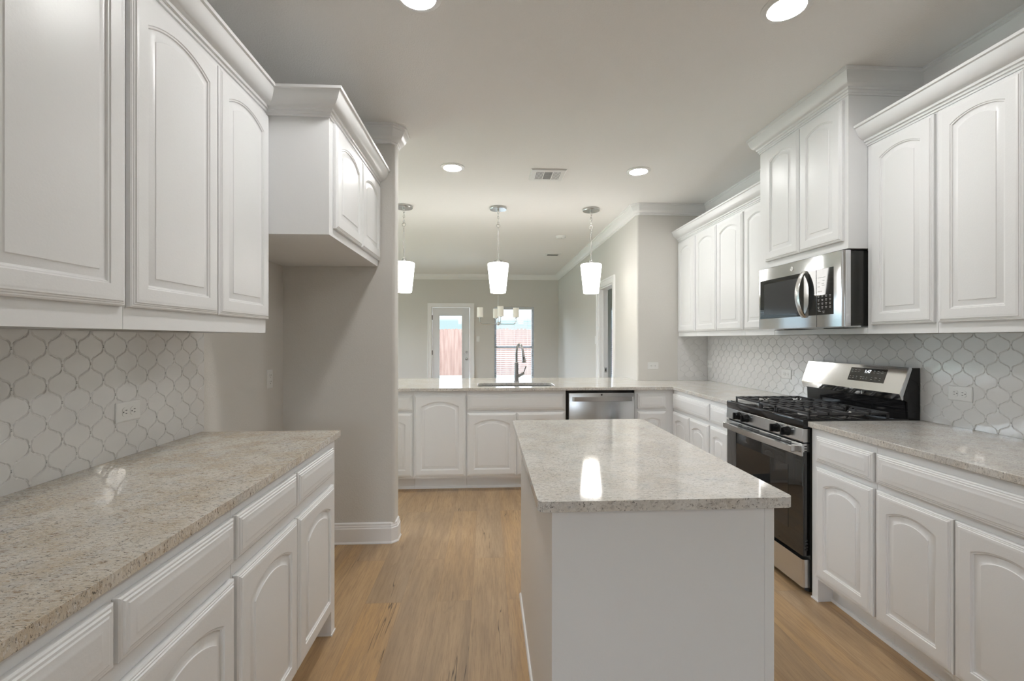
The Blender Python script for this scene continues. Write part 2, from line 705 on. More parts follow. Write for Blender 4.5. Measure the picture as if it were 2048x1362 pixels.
WZ0, WZ1 = 0.42, 2.045
far_holes = [(-1.215, -0.365, 0.0, 2.045), (0.15, 1.015, WZ0, WZ1), (-3.35, -2.15, WZ0, WZ1), (2.72, 3.62, WZ0, WZ1)]
struct(wall_with_holes_y(XFL, XBR, YF, YF + .14, far_holes), 'wall_far', M_WALL)
left_holes = [(3.9, 6.4, 0.05, 2.25), (7.0, 9.2, WZ0, 2.25)]  # unseen openings, added to bring daylight into the far room
struct(wall_with_holes_x(YS1, YF, XFL - .14, XFL, left_holes), 'wall_west', M_WALL)
back_holes = [(-0.75, 0.35, 0.85, 2.05)]  # opening added behind the camera for fill light
struct(wall_with_holes_y(XL - .12, XR + .12, YB - .14, YB, back_holes), 'wall_back', M_WALL)
bed_holes = [(6.9, 8.6, 0.75, 2.1)]
struct(wall_with_holes_x(YJ + .12, YF, XBR, XBR + .14, bed_holes), 'wall_bedroom', M_WALL)
struct(MB().box(XR + .12, XBR + .14, YJ, YJ + .12, 0, CEIL), 'wall_bedroom_front', M_WALL)

# crowns on the walls
CR = [(0, -.108), (.010, -.108), (.012, -.098), (.018, -.096), (.020, -.086), (.030, -.080), (.044, -.062),
      (.054, -.040), (.060, -.026), (.064, -.024), (.066, -.014), (.076, -.012), (.076, 0), (0, 0)]
CRZ = [(o, CEIL + z) for o, z in CR]


def r_path(p, c, q, r, n=4):
    """rounded corner between p-c and c-q"""
    p, c, q = Vector(p), Vector(c), Vector(q)
    a = c + (p - c).normalized() * r
    b = c + (q - c).normalized() * r
    out = []
    for k in range(n + 1):
        t = k / n
        out.append(tuple((a * (1 - t) ** 2 + c * 2 * t * (1 - t) + b * t * t)))
    return out


ch = .026
crown_l = [(XL, YB), (XL, YS0), (XS - ch, YS0), (XS, YS0 + ch), (XS, YS1 - ch), (XS - ch, YS1), (XFL, YS1), (XFL, YF),
           (XJ, YF), (XJ, YJ + ch), (XJ + ch, YJ), (XR, YJ), (XR, YB)]
# left part wraps the alcove wall end; out is to the right of travel
trim1 = MB().sweep([(XL, YB), (XL, YS0), (XS - ch, YS0), (XS, YS0 + ch), (XS, YS1 - ch), (XS - ch, YS1), (XFL, YS1), (XFL, YF), (XJ, YF),
                    (XJ, YJ + ch), (XJ + ch, YJ), (XR, YJ), (XR, YB), ], CRZ, side=-1)
struct(trim1, 'trim_1', M_TRIM, 'white crown moulding along the tops of the walls', 30)

BB = [(0, 0), (.022, 0), (.022, .006), (.016, .014), (.016, .098), (.012, .103), (.012, .112), (.009, .116), (.009, .128), (.004, .134), (0, .136)]


def baseboard(name, path):
    return struct(MB().sweep(path, BB, side=-1), name, M_TRIM, None, 30)


baseboard('baseboard_alcove', [(XL, 2.16), (XL, YS0), (XS - ch, YS0), (XS, YS0 + ch), (XS, YS1 - ch), (XS - ch, YS1), (XFL, YS1), (XFL, 3.8)])
baseboard('baseboard_far_left', [(XFL, 6.3), (XFL, YF), (-1.31, YF)])
baseboard('baseboard_far', [(-0.27, YF), (XJ, YF), (XJ, DY1 + .09)])
baseboard('baseboard_dining', [(XJ, DY0 - .09), (XJ, 5.06)])

# bedroom doorway casing and jamb
CAS = [(0, 0), (.014, 0), (.018, .01), (.012, .05), (.018, .06), (.020, .083), (0, .083)]


def casing_x(mb, X, y0, y1, z1, sgn):
    """door casing on a wall plane x = X, thickness towards sgn"""
    wd = .085
    for ya, yb in ((y0 - wd, y0), (y1, y1 + wd)):
        mb.box(X, X + sgn * .016, ya, yb, 0, z1 + wd)
        inner = yb if ya < y0 else ya
        outer = ya if ya < y0 else yb
        e_ = .0012 if outer == ya else -.0012
        mb.box(X, X + sgn * .023, outer - e_, outer + (.02 if outer == ya else -.02), 0, z1 + wd + .0006)
    mb.box(X, X + sgn * .016, y0, y1, z1, z1 + wd)
    mb.box(X, X + sgn * .0225, y0 - wd + .02, y1 + wd - .02, z1 + wd - .02, z1 + wd + .001)


def casing_y(mb, Y, x0, x1, z1, z0=0, wd=.08, sgn=-1, bottom=False):
    for xa, xb in ((x0 - wd, x0), (x1, x1 + wd)):
        mb.box(xa, xb, Y, Y + sgn * .016, z0, z1 + wd)
        o = xa if xa < x0 else xb
        e_ = .0012 if o == xa else -.0012
        mb.box(o - e_, o + (.018 if o == xa else -.018), Y, Y + sgn * .023, z0, z1 + wd + .0006)
    mb.box(x0, x1, Y, Y + sgn * .016, z1, z1 + wd)
    mb.box(x0 - wd + .018, x1 + wd - .018, Y, Y + sgn * .0225, z1 + wd - .018, z1 + wd + .001)


d2 = thing('door_2', (XJ + .06, (DY0 + DY1) / 2, 0), None, None)
d2['kind'] = 'structure'
m = MB()
casing_x(m, XJ, DY0, DY1, DZ, -1)
m.build('door_casing', M_TRIM, d2)
m = MB()
m.box(XJ, XJ + .12, DY0, DY0 + .018, 0, DZ)
m.box(XJ, XJ + .12, DY1 - .018, DY1, 0, DZ)
m.box(XJ, XJ + .12, DY0, DY1, DZ - .018, DZ)
m.box(XJ + .05, XJ + .065, DY1 - .030, DY1 - .018, 0, DZ - .018)
m.box(XJ + .05, XJ + .065, DY0 + .018, DY0 + .030, 0, DZ - .018)
m.build('door_jamb', M_TRIM, d2)
m = MB().box(XJ + .075, XJ + .105, DY1 - .021, DY1 - .0175, .88, .95)
pl = m.build('strike_plate', M_NICKEL, d2)
MB().box(XJ + .083, XJ + .097, DY1 - .0225, DY1 - .0205, .895, .935).build('latch_hole', M_DARK, pl)
# the open bedroom door, swung into the bedroom from the near jamb
m = MB().box(XJ + .125, XJ + .83, DY0 - .02, DY0 + .015, .012, DZ - .02, .002, 1)
m.build('door_leaf', M_DOORW, d2)

# patio door in the far wall
d1 = thing('door_1', (-0.79, YF + .03, 0), None, None)
d1['kind'] = 'structure'
m = MB()
casing_y(m, YF, -1.215, -0.365, 2.045, wd=.075)
m.build('door_casing', M_TRIM, d1)
m = MB()
m.box(-1.215, -1.195, YF, YF + .14, 0, 2.045)
m.box(-0.385, -0.365, YF, YF + .14, 0, 2.045)
m.box(-1.215, -0.365, YF, YF + .14, 2.028, 2.045)
m.build('door_jamb', M_TRIM, d1)
dx0, dx1, dz0, dz1 = -1.190, -0.390, .015, 2.024
gx0, gx1, gz0, gz1 = -1.045, -0.550, .24, 1.853
m = MB()
yf0, yf1 = YF + .012, YF + .056
m.box(dx0, gx0, yf0, yf1, dz0, dz1)
m.box(gx1, dx1, yf0, yf1, dz0, dz1)
m.box(gx0, gx1, yf0, yf1, dz0, gz0)
m.box(gx0, gx1, yf0, yf1, gz1, dz1)
leaf = m.build('door_leaf', M_DOORW, d1)
m = MB()
for a in ((gx0 - .02, gx0 + .008, gz0 - .02, gz1 + .02), (gx1 - .008, gx1 + .02, gz0 - .02, gz1 + .02)):
    m.box(a[0], a[1], yf0 - .010, yf0 + .003, a[2], a[3], .002, 1)
m.box(gx0, gx1, yf0 - .010, yf0 + .003, gz0 - .02, gz0 + .008, .002, 1)
m.box(gx0, gx1, yf0 - .010, yf0 + .003, gz1 - .008, gz1 + .02, .002, 1)
m.build('glazing_bead', M_DOORW, leaf)
MB().box(gx0, gx1, yf0 + .018, yf0 + .022, gz0, gz1).build('glass', M_GLASS, leaf)
for z in (1.055, .915):
    if z < 1:
        mm = MB().cyl((-.455, yf0, z), (-.455, yf0 - .01, z), .030, .030, 20)
        mm.cyl((-.455, yf0 - .01, z), (-.455, yf0 - .035, z), .011, .013, 16)
        mm.lathe([(.001, 0), (.018, .002), (.027, .012), (.027, .020), (.018, .030), (.001, .032)], (0, 0, 0), 20)
        # turn the knob's lathe towards the room
        vs_ = [v for v in mm.bm.verts if abs(v.co.x) < .03 and abs(v.co.y) < .03 and v.co.z < .04]
        for v in vs_:
            x, y, zz = v.co
            v.co = (-.455 + x, yf0 - .030 - zz, z + y)
        mm.build('door_knob', M_NICKEL, leaf)
    else:
        mm = MB().cyl((-.455, yf0, z), (-.455, yf0 - .012, z), .028, .026, 20)
        mm.box(-.460, -.450, yf0 - .028, yf0 - .010, z - .014, z + .014)
        mm.build('deadbolt', M_NICKEL, leaf)
for z in (1.81, 1.05, .22):
    MB().cyl((dx0 - .003, YF + .004, z - .05), (dx0 - .003, YF + .004, z + .05), .008, .008, 10).build('hinge', M_DARK, d1)


def window(name, axis, wall, a0, a1, z0, z1, rail=True, casing=True, flip=1, mid=True):
    """single-hung window in a wall plane; flip = direction from room to outside"""
    c = ((a0 + a1) / 2, wall, z0) if axis == 'y' else (wall, (a0 + a1) / 2, z0)
    w = thing(name, c, None, None)
    w['kind'] = 'structure'

    def bx(mb, p0, p1, q0, q1, r0, r1):
        if axis == 'y':
            mb.box(p0, p1, wall + flip * q0, wall + flip * q1, r0, r1)
        else:
            mb.box(wall + flip * q0, wall + flip * q1, p0, p1, r0, r1)
    m = MB()
    fw = .045
    bx(m, a0, a0 + fw, .08, .135, z0, z1)
    bx(m, a1 - fw, a1, .08, .135, z0, z1)
    bx(m, a0 + fw, a1 - fw, .08, .135, z0, z0 + fw)
    bx(m, a0 + fw, a1 - fw, .08, .135, z1 - fw, z1)
    zm = (z0 + z1) / 2 - .05
    if mid:
        zm = 1.165
        bx(m, a0 + fw, a1 - fw, .085, .13, zm - .022, zm + .022)
    m.build('window_frame', M_DOORW, w)
    m = MB()
    bx(m, a0 + fw, a1 - fw, .104, .108, z0 + fw, z1 - fw)
    m.build('glass', M_GLASS, w)
    if casing:
        m = MB()
        t = .022
        bx(m, a0 - .03, a1 + .03, -t, .08, z0 - .03, z0)     # sill board
        m.build('window_sill', M_TRIM, w)
    return w


window('window_1', 'y', YF, .15, 1.015, WZ0, WZ1)
window('window_2', 'y', YF, -3.35, -2.15, WZ0, WZ1)
window('window_3', 'y', YF, 2.72, 3.62, WZ0, WZ1)
window('window_4', 'x', XFL, 3.9, 6.4, .05, 2.25, flip=-1, mid=False)  # added out of view to light the far room
window('window_5', 'x', XFL, 7.0, 9.2, WZ0, 2.25, flip=-1)  # second added west window, also there for daylight
window('window_6', 'y', YB, -.75, .35, .85, 2.05, flip=-1)  # added rear window, unseen, gives frontal daylight fill
window('window_7', 'x', XBR, 6.9, 8.6, .75, 2.1, flip=1)


def blind(axis, wall, a0, a1, z0, z1, label, tilt=8, flip=1, pitch=.043, group=None):
    c = ((a0 + a1) / 2, wall + flip * .045, z1 - .05) if axis == 'y' else (wall + flip * .045, (a0 + a1) / 2, z1 - .05)
    t = thing('window_blind', c, label, 'blind', group)
    m = MB()
    def bx(mb, p0, p1, q0, q1, r0, r1):
        if axis == 'y':
            mb.box(p0, p1, wall + flip * q0, wall + flip * q1, r0, r1)
        else:
            mb.box(wall + flip * q0, wall + flip * q1, p0, p1, r0, r1)
    bx(m, a0 + .004, a1 - .004, .012, .068, z1 - .055, z1 - .002)
    m.build('headrail', M_BLIND, t)
    m = MB()
    z = z1 - .075
    s = math.sin(math.radians(tilt)) * .024
    cc = math.cos(math.radians(tilt)) * .024
    while z > z0 + .03:
        qa, qb = wall + flip * (.045 - cc), wall + flip * (.045 + cc)
        pts = [(qa, z - s), (qb, z + s), (qb, z + s + .0028), (qa, z - s + .0028)]
        if axis == 'y':
            m.loops([[(a0 + .008, p, r) for p, r in pts], [(a1 - .008, p, r) for p, r in pts]])
        else:
            m.loops([[(p, a0 + .008, r) for p, r in pts], [(p, a1 - .008, r) for p, r in pts]])
        z -= pitch
    m.build('slats', M_BLIND, t, smooth=0)
    m = MB()
    bx(m, a0 + .008, a1 - .008, .022, .068, z0 + .006, z0 + .024)
    m.build('bottom_rail', M_BLIND, t)
    m = MB()
    for k in (.16, .5, .84):
        a = a0 + (a1 - a0) * k
        bx(m, a - .0015, a + .0015, .018, .0195, z0 + .02, z1 - .05)
    m.build('cord', M_BLIND, t, smooth=0)
    return t


blind('y', YF, .15, 1.015, WZ0, WZ1, 'white slatted blind in the window right of the glazed patio door')
blind('y', YF, -3.35, -2.15, WZ0, WZ1, 'white slatted blind in the wide window left of the patio door', tilt=25)
blind('y', YF, 2.72, 3.62, WZ0, WZ1, 'white slatted blind seen through the open bedroom doorway')

# ------------------------------------------------------------------ outside
GZ = -0.14
lawn = MB().box(-16, 20, -12, 19.5, GZ - .1, GZ)
tag(lawn.build('lawn', M_GRASS), 'pale lawn behind the house, in front of the fence', 'lawn', kind='stuff')
pt = MB().box(-6, 8, YF + .2, 15.5, GZ, GZ + .05)
tag(pt.build('patio_slab', M_CONC), 'pale concrete patio outside the glazed door', 'patio')
fence = thing('wooden_fence', (0, 18.4, GZ), 'sunlit reddish wooden picket fence beyond the patio door and window', 'fence')
m = MB()
x = -13.0
while x < 14.0:
    wd = .1445
    zt = 1.75 + random.uniform(-.012, .012)
    y0 = 18.4 + random.uniform(-.004, .004)
    pts = [(x, GZ + .02), (x + wd, GZ + .02), (x + wd, zt - .03), (x + wd - .03, zt), (x + .03, zt), (x, zt - .03)]
    m.prism(pts, 'y', y0, y0 + .018)
    x += .146
m.build('picket_panel', M_FENCE, fence, smooth=0)
m = MB()
for z in (.1, .85, 1.5):
    m.box(-13, 14, 18.425, 18.465, z, z + .09)
m.build('rail', M_FENCE, fence, smooth=0)

# ------------------------------------------------------------------ cabinets
class Frame:
    """maps (a along wall, d outwards from face plane, z) to world"""
    def __init__(self, kind, P):
        self.k, self.P = kind, P

    def p(self, a, d, z):
        if self.k == 'L': return (self.P + d, a, z)
        if self.k == 'R': return (self.P - d, a, z)
        return (a, self.P - d, z)

    def box(self, mb, a0, a1, d0, d1, z0, z1, bev=0.0):
        x0, y0, _ = self.p(a0, d0, z0)
        x1, y1, _ = self.p(a1, d1, z1)
        mb.box(x0, x1, y0, y1, z0, z1, bev, 1)


NA = 14


def front_loop(F, a0, a1, z0, z1, ins, d, arch=0.0, spring_drop=0.0):
    """one loop of a door front. ins: inset; arch: rise of the top edge (0 = straight)"""
    A0, A1, Z0, Z1 = a0 + ins, a1 - ins, z0 + ins, z1 - ins
    pts = [F.p(A0, d, Z0), F.p(A1, d, Z0)]
    wd = A1 - A0
    for k in range(NA + 1):
        t = k / NA
        a = A1 - wd * t
        if arch > 0:
            # circular arc springing at Z1 - arch
            R = (wd * wd / 4 + arch * arch) / (2 * arch)
            xx = a - (A0 + A1) / 2
            z = (Z1 - R) + math.sqrt(max(0, R * R - xx * xx))
        else:
            z = Z1
        pts.append(F.p(a, d, z))
    return pts


def door_mesh(F, a0, a1, z0, z1, arch=0.06, stile=.056, T=.020):
    if arch > 0:
        arch = .135 * (a1 - a0 - 2 * stile)
    prof_edge = [(0, 0), (0, .012), (.004, .0145), (.007, .0145), (.009, .0165), (.012, .0165), (.0145, .0195), (.0175, .0195), (.019, T), (.024, T)]
    L = [front_loop(F, a0, a1, z0, z1, i, d + .001) for i, d in prof_edge]
    inner = [(stile, T), (stile + .002, T - .003), (stile + .006, T - .0035), (stile + .008, T - .008), (stile + .012, T - .009),
             (stile + .032, T - .0035), (stile + .034, T - .0015), (stile + .038, T - .0012)]
    for i, d in inner:
        k = 1.0 - (i - stile) * 3.0 if arch > 0 else 0
        L.append(front_loop(F, a0, a1, z0, z1, i, d + .001, arch * k if arch else 0))
    return MB().loops(L)


def drawer_mesh(F, a0, a1, z0, z1, T=.020):
    prof = [(0, 0), (0, .011), (.004, .0135), (.008, .0135), (.011, .0165), (.016, .0168), (.019, .0188), (.032, .0192), (.034, T), (.038, T)]
    return MB().loops([front_loop(F, a0, a1, z0, z1, i, d + .001) for i, d in prof])


def cabinet(name, F, a0, a1, z0, z1, depth, doors, drawers=(), label='', cat='cabinet', toe=True, legs=(), lip=True, group=None,
            extra=None):
    """a cabinet box with its doors (a0,a1,z0,z1,arch) and drawer fronts (a0,a1,z0,z1)"""
    am = (a0 + a1) / 2
    loc = F.p(am, -depth / 2, 0 if toe else z0)
    t = thing(name, loc, label, cat, group)
    m = MB()
    g = .0008
    A0, A1 = a0 + g, a1 - g
    if toe:
        F.box(m, A0, A1, -depth, 0, .115, z1)
        F.box(m, A0, A1, -depth, -.078, 0, .115)
        F.box(m, A0, A1, -.078, -.070, 0, .018)
        for l0, l1 in legs:
            F.box(m, l0, l1, -.078, 0, 0, .116)
            F.box(m, l0 - .005 if l0 < am else l0 - .004, l1 + .004, 0, .004, 0, .008)
    else:
        F.box(m, A0, A1, -depth, 0, z0 + (.02 if lip else 0), z1)
        if lip:
            F.box(m, A0, A1, -.019, 0, z0, z0 + .02)
            F.box(m, A0, A0 + .016, -depth, -.019, z0, z0 + .02)
            F.box(m, A1 - .016, A1, -depth, -.019, z0, z0 + .02)
    if extra: extra(m)
    m.build('cabinet_box', M_CAB, t)
    for d in doors:
        door_mesh(F, d[0], d[1], d[2], d[3], d[4] if len(d) > 4 else .055).build('door', M_CAB, t, smooth=28)
    for d in drawers:
        drawer_mesh(F, *d).build('drawer', M_CAB, t, smooth=28)
    return t


CT = .914           # counter top
CB = .884           # underside
BT = .883           # top of base cabinets
DR0, DR1 = .722, .850
DO0, DO1 = .135, .690

# ---- left base run
FL = Frame('L', -.706)
ld = .706 - 1.335
LD = 1.334 - .706
cabinet('base_cabinet', FL, 1.292, 2.145, 0, BT, LD, [(1.702, 2.090, DO0, DO1, .042), (1.299, 1.694, DO0, DO1, .042)],
        [(1.702, 2.090, DR0 + .012, DR1 + .006), (1.299, 1.694, DR0 + .012, DR1 + .006)],
        'white base cabinet with two doors and drawers at the left counter\'s far end', 'base cabinet',
        legs=[(2.10, 2.144)], group=None)
cabinet('base_cabinet', FL, .475, 1.292, 0, BT, LD, [(.889, 1.284, DO0, DO1, .042), (.484, .881, DO0, DO1, .042)],
        [(.895, 1.284, DR0 + .012, DR1 + .006), (.484, .884, DR0 + .012, DR1 + .006)],
        'white base cabinet nearest the camera under the left counter, cut by the frame', 'base cabinet')
cabinet('base_cabinet', FL, -.36, .475, 0, BT, LD, [(.064, .466, DO0, DO1, .042), (-.35, .056, DO0, DO1, .042)],
        [(.064, .466, DR0 + .012, DR1 + .006), (-.35, .056, DR0 + .012, DR1 + .006)],
        'white base cabinet under the left counter beside the camera', 'base cabinet')

# ---- right base run, near side
FR = Frame('R', 1.688)
RD = 2.309 - 1.688
cabinet('base_cabinet', FR, 1.885, 2.283, 0, BT, RD, [(1.893, 2.236, DO0, DO1 + .004, .042)], [(1.893, 2.236, DR0, DR1)],
        'narrow white base cabinet with one drawer over one door, beside the range', 'base cabinet', legs=[(2.240, 2.282)])
cabinet('base_cabinet', FR, 1.20, 1.885, 0, BT, RD, [(1.551, 1.876, DO0, DO1 + .004, .042), (1.215, 1.544, DO0, DO1 + .004, .042)],
        [(1.215, 1.876, DR0, DR1)],
        'white base cabinet with one wide drawer over two doors, at the right edge', 'base cabinet')
cabinet('base_cabinet', FR, .40, 1.20, 0, BT, RD, [(.81, 1.19, DO0, DO1 + .004, .042), (.41, .80, DO0, DO1 + .004, .042)],
        [(.81, 1.19, DR0, DR1), (.41, .80, DR0, DR1)],
        'white base cabinet with two drawers over two doors on the right, beside the camera', 'base cabinet')
# ---- right base run, far side
cabinet('base_cabinet', FR, 3.353, 4.052, 0, BT, RD, [(3.70, 4.032, DO0, DO1, .042), (3.367, 3.692, DO0, DO1, .042)],
        [(3.367, 4.032, DR0, DR1)],
        'white base cabinet with a wide drawer over two doors, in the corner beyond the range', 'base cabinet')
cabinet('base_cabinet', FR, 3.066, 3.353, 0, BT, RD, [(3.078, 3.343, DO0, DO1, .042)], [(3.078, 3.343, DR0, DR1)],
        'slim white base cabinet with one drawer and door, touching the far side of the range', 'base cabinet')
# ---- peninsula
FP = Frame('P', 4.052)
PD = .60
cabinet('base_cabinet', FP, -1.09, -.652, 0, BT, PD, [(-1.075, -.662, DO0, DO1, .042)], [(-1.075, -.662, DR0 - .006, DR1)],
        'white peninsula cabinet half hidden behind the alcove wall, under the left pendant', 'base cabinet')
cabinet('base_cabinet', FP, -.652, -.186, 0, BT, PD, [(-.641, -.195, DO0, DR1, .042)], (),
        'white peninsula cabinet with a single full-height arched door', 'base cabinet')


def sink_base():
    t = thing('sink_cabinet', (.25, 4.35, 0), 'white sink base cabinet with wide false drawer front over two arched doors', 'base cabinet')
    m = MB()
    FP.box(m, -.185, .70, -.020, 0, .115, BT)            # face frame
    FP.box(m, -.185, -.167, -PD, -.020, .115, BT)
    FP.box(m, .682, .70, -PD, -.020, .115, BT)
    FP.box(m, -.167, .682, -PD, -PD + .018, .115, BT)
    FP.box(m, -.167, .682, -PD + .018, -.020, .115, .133)
    FP.box(m, -.185, .70, -PD, -.078, 0, .115)
    FP.box(m, -.185, .70, -.078, -.070, 0, .018)
    m.build('cabinet_box', M_CAB, t)
    door_mesh(FP, -.177, .257, DO0, DO1, .042).build('door', M_CAB, t, smooth=28)
    door_mesh(FP, .262, .682, DO0, DO1, .042).build('door', M_CAB, t, smooth=28)
    drawer_mesh(FP, -.177, .682, DR0 - .006, DR1).build('false_front', M_CAB, t, smooth=28)


sink_base()
cabinet('base_cabinet', FP, 1.328, 1.686, 0, BT, PD, [(1.352, 1.614, DO0, DO1, .042)], [(1.352, 1.614, DR0 - .006, DR1)],
        'white peninsula cabinet between the dishwasher and the inner corner', 'base cabinet')
# finished back of the peninsula
m = MB().box(-1.90, XJ - .001, 4.654, 4.672, .0, .883)
tag(m.build('peninsula_back_panel', M_CAB), 'white panel on the dining side of the peninsula, below the overhang', 'panel')
m = MB().box(-1.90, -1.092, 4.06, 4.652, .0, .883)
tag(m.build('peninsula_end_cabinet', M_CAB), 'plain white end block of the peninsula hidden behind the alcove wall', 'cabinet')

# ---- dishwasher
dw = thing('dishwasher', (1.015, 4.3, 0), 'stainless steel dishwasher with a wide bar handle under the peninsula counter', 'dishwasher')
m = MB()
m.box(.704, 1.324, 4.054, 4.62, .02, .880)
m.box(.73, 1.30, 4.10, 4.13, .0, .10)
m.build('body', M_BLACK, dw)
m = MB()
m.box(.724, 1.318, 4.022, 4.053, .115, .862, .004, 2)
door = m.build('door', M_STEEL, dw)
m = MB()
hz = .813
m.loops([[(xx, 3.975 + (.014 if xx in (.752, 1.296) else 0) + dy, hz + dz) for dy, dz in ((0, -.019), (0, .019), (.010, .019), (.010, -.019))]
         for xx in (.752, .765, .90, 1.02, 1.15, 1.283, 1.296)])
m.box(.760, .782, 3.984, 4.023, hz - .012, hz + .012)
m.box(1.266, 1.288, 3.984, 4.023, hz - .012, hz + .012)
m.build('handle', M_STEEL, dw)
MB().cyl((1.02, 4.0225, .846), (1.02, 4.0212, .846), .008, .008, 16).build('emblem', M_DARK, door)

# ---- left uppers
FU = Frame('L', -1.003)
UD = 1.334 - 1.003
UB, UT = 1.372, 2.43
U0, U1 = 1.434, 2.352
cabinet('wall_cabinet', FU, 1.309, 2.117, UB, UT, UD, [(1.732, 2.116, U0, U1, .040), (1.318, 1.726, U0, U1, .040)], (),
        'white wall cabinet with two arched doors, left side, next to the fridge cabinet', 'wall cabinet', toe=False)
cabinet('wall_cabinet', FU, .47, 1.309, UB, UT, UD, [(.893, 1.300, U0, U1, .040), (.478, .887, U0, U1, .040)], (),
        'white wall cabinet at the left edge of the photo, its near door cut off', 'wall cabinet', toe=False)
cabinet('wall_cabinet', FU, -.37, .47, UB, UT, UD, [(.053, .462, U0, U1, .040), (-.36, .047, U0, U1, .040)], (),
        'white wall cabinet on the left wall beside the camera', 'wall cabinet', toe=False)
# fridge cabinet
FF = Frame('L', -.722)
cabinet('fridge_cabinet', FF, 2.118, 3.047, 1.822, UT, 1.334 - .722, [(2.170, 2.606, 1.862, U1, .045), (2.614, 3.040, 1.862, U1, .045)], (),
        'deep white two-door cabinet hanging over the empty fridge alcove', 'wall cabinet', toe=False, lip=False)

# ---- right uppers
FRU = Frame('R', 1.997)
URD = 2.309 - 1.997
cabinet('wall_cabinet', FRU, 1.912, 2.288, UB, UT, URD, [(1.922, 2.254, U0 - .016, U1 - .004, .040)], (),
        'tall narrow white wall cabinet with one arched door, just right of the microwave', 'wall cabinet', toe=False)
cabinet('wall_cabinet', FRU, 1.20, 1.912, UB, UT, URD, [(1.580, 1.902, U0 - .016, U1 - .004, .040), (1.208, 1.570, U0 - .016, U1 - .004, .040)], (),
        'white wall cabinet at the right edge of the photo with a wide arched door', 'wall cabinet', toe=False)
cabinet('wall_cabinet', FRU, .40, 1.20, UB, UT, URD, [(.805, 1.192, U0 - .016, U1 - .004, .040), (.41, .795, U0 - .016, U1 - .004, .040)], (),
        'white wall cabinet on the right wall beside the camera', 'wall cabinet', toe=False)
cabinet('wall_cabinet', FRU, 4.242, 4.659, UB, UT, URD, [(4.262, 4.640, U0 - .016, U1 - .014, .040)], (),
        'white wall cabinet with one door in the far corner against the jog wall', 'wall cabinet', toe=False)
cabinet('wall_cabinet', FRU, 3.430, 4.242, UB, UT, URD, [(3.854, 4.238, U0 - .016, U1 - .014, .040), (3.444, 3.842, U0 - .016, U1 - .014, .040)], (),
        'white wall cabinet with two arched doors in the middle of the far right run', 'wall cabinet', toe=False)
cabinet('wall_cabinet', FRU, 3.067, 3.430, UB, UT, URD, [(3.085, 3.420, U0 - .016, U1 - .014, .040)], (),
        'white wall cabinet partly hidden behind the microwave cabinet', 'wall cabinet', toe=False)
FT = Frame('R', 1.892)


def mw_extra(m):
    FRU.box(m, 2.290, 3.065, -.019, 0, 1.372, 1.404)


tallc = cabinet('microwave_cabinet', FT, 2.290, 3.065, 1.822, 2.742, 2.309 - 1.892,
                [(2.652, 2.985, 1.866, 2.612, .038), (2.318, 2.643, 1.866, 2.612, .038)], (),
                'white two-door cabinet above the microwave, reaching up to the ceiling', 'wall cabinet', toe=False, lip=False, extra=mw_extra)

# ---- crown on the cabinets
CC = [(0, 2.356), (.006, 2.356), (.007, 2.364), (.013, 2.366), (.014, 2.376), (.022, 2.378), (.024, 2.388), (.034, 2.392), (.046, 2.400),
      (.058, 2.416), (.066, 2.436), (.070, 2.446), (.078, 2.449), (.080, 2.460), (0, 2.460)]
m = MB().sweep([(-1.003, -.37), (-1.003, 2.117), (-.722, 2.117), (-.722, 3.049)], CC, side=-1)
tag(m.build('crown_moulding', M_CROWN, smooth=40), 'white crown moulding along the top of the left wall cabinets and fridge cabinet', 'moulding')
m = MB().sweep([(1.997, 2.289), (1.997, .40)], CC, side=-1)
tag(m.build('crown_moulding', M_CROWN, smooth=40), 'white crown moulding on the right cabinets nearest the camera', 'moulding')
m = MB().sweep([(1.997, 4.659), (1.997, 3.066)], CC, side=-1)
tag(m.build('crown_moulding', M_CROWN, smooth=40), 'white crown moulding on the far right run of wall cabinets', 'moulding')
CT2 = [(o * .82, CEIL - .001 + (z - 2.460) * 1.12) for o, z in CC]
m = MB().sweep([(2.308, 3.065), (1.892, 3.065), (1.892, 2.290), (2.308, 2.290)], CT2, side=1)
# travelling -x then -y then +x: outside is to the right/left accordingly
xs_ = [v.co.x for v in m.bm.verts]
if min(xs_) > 1.87:
    m.bm.free()
    m = MB().sweep([(2.308, 3.065), (1.892, 3.065), (1.892, 2.290), (2.308, 2.290)], CT2, side=-1)
tag(m.build('crown_moulding', M_CROWN, smooth=40), 'white crown moulding at the ceiling around the microwave cabinet', 'moulding')

# ------------------------------------------------------------------ countertops
def arc(cx, cy, r, a0, a1, n=6):
    return [(cx + r * math.cos(math.radians(a0 + (a1 - a0) * k / n)), cy + r * math.sin(math.radians(a0 + (a1 - a0) * k / n))) for k in range(n + 1)]


def rrect(x0, x1, y0, y1, r, n=6):
    return arc(x0 + r, y0 + r, r, 180, 270, n) + arc(x1 - r, y0 + r, r, 270, 360, n) + arc(x1 - r, y1 - r, r, 0, 90, n) + arc(x0 + r, y1 - r, r, 90, 180, n)


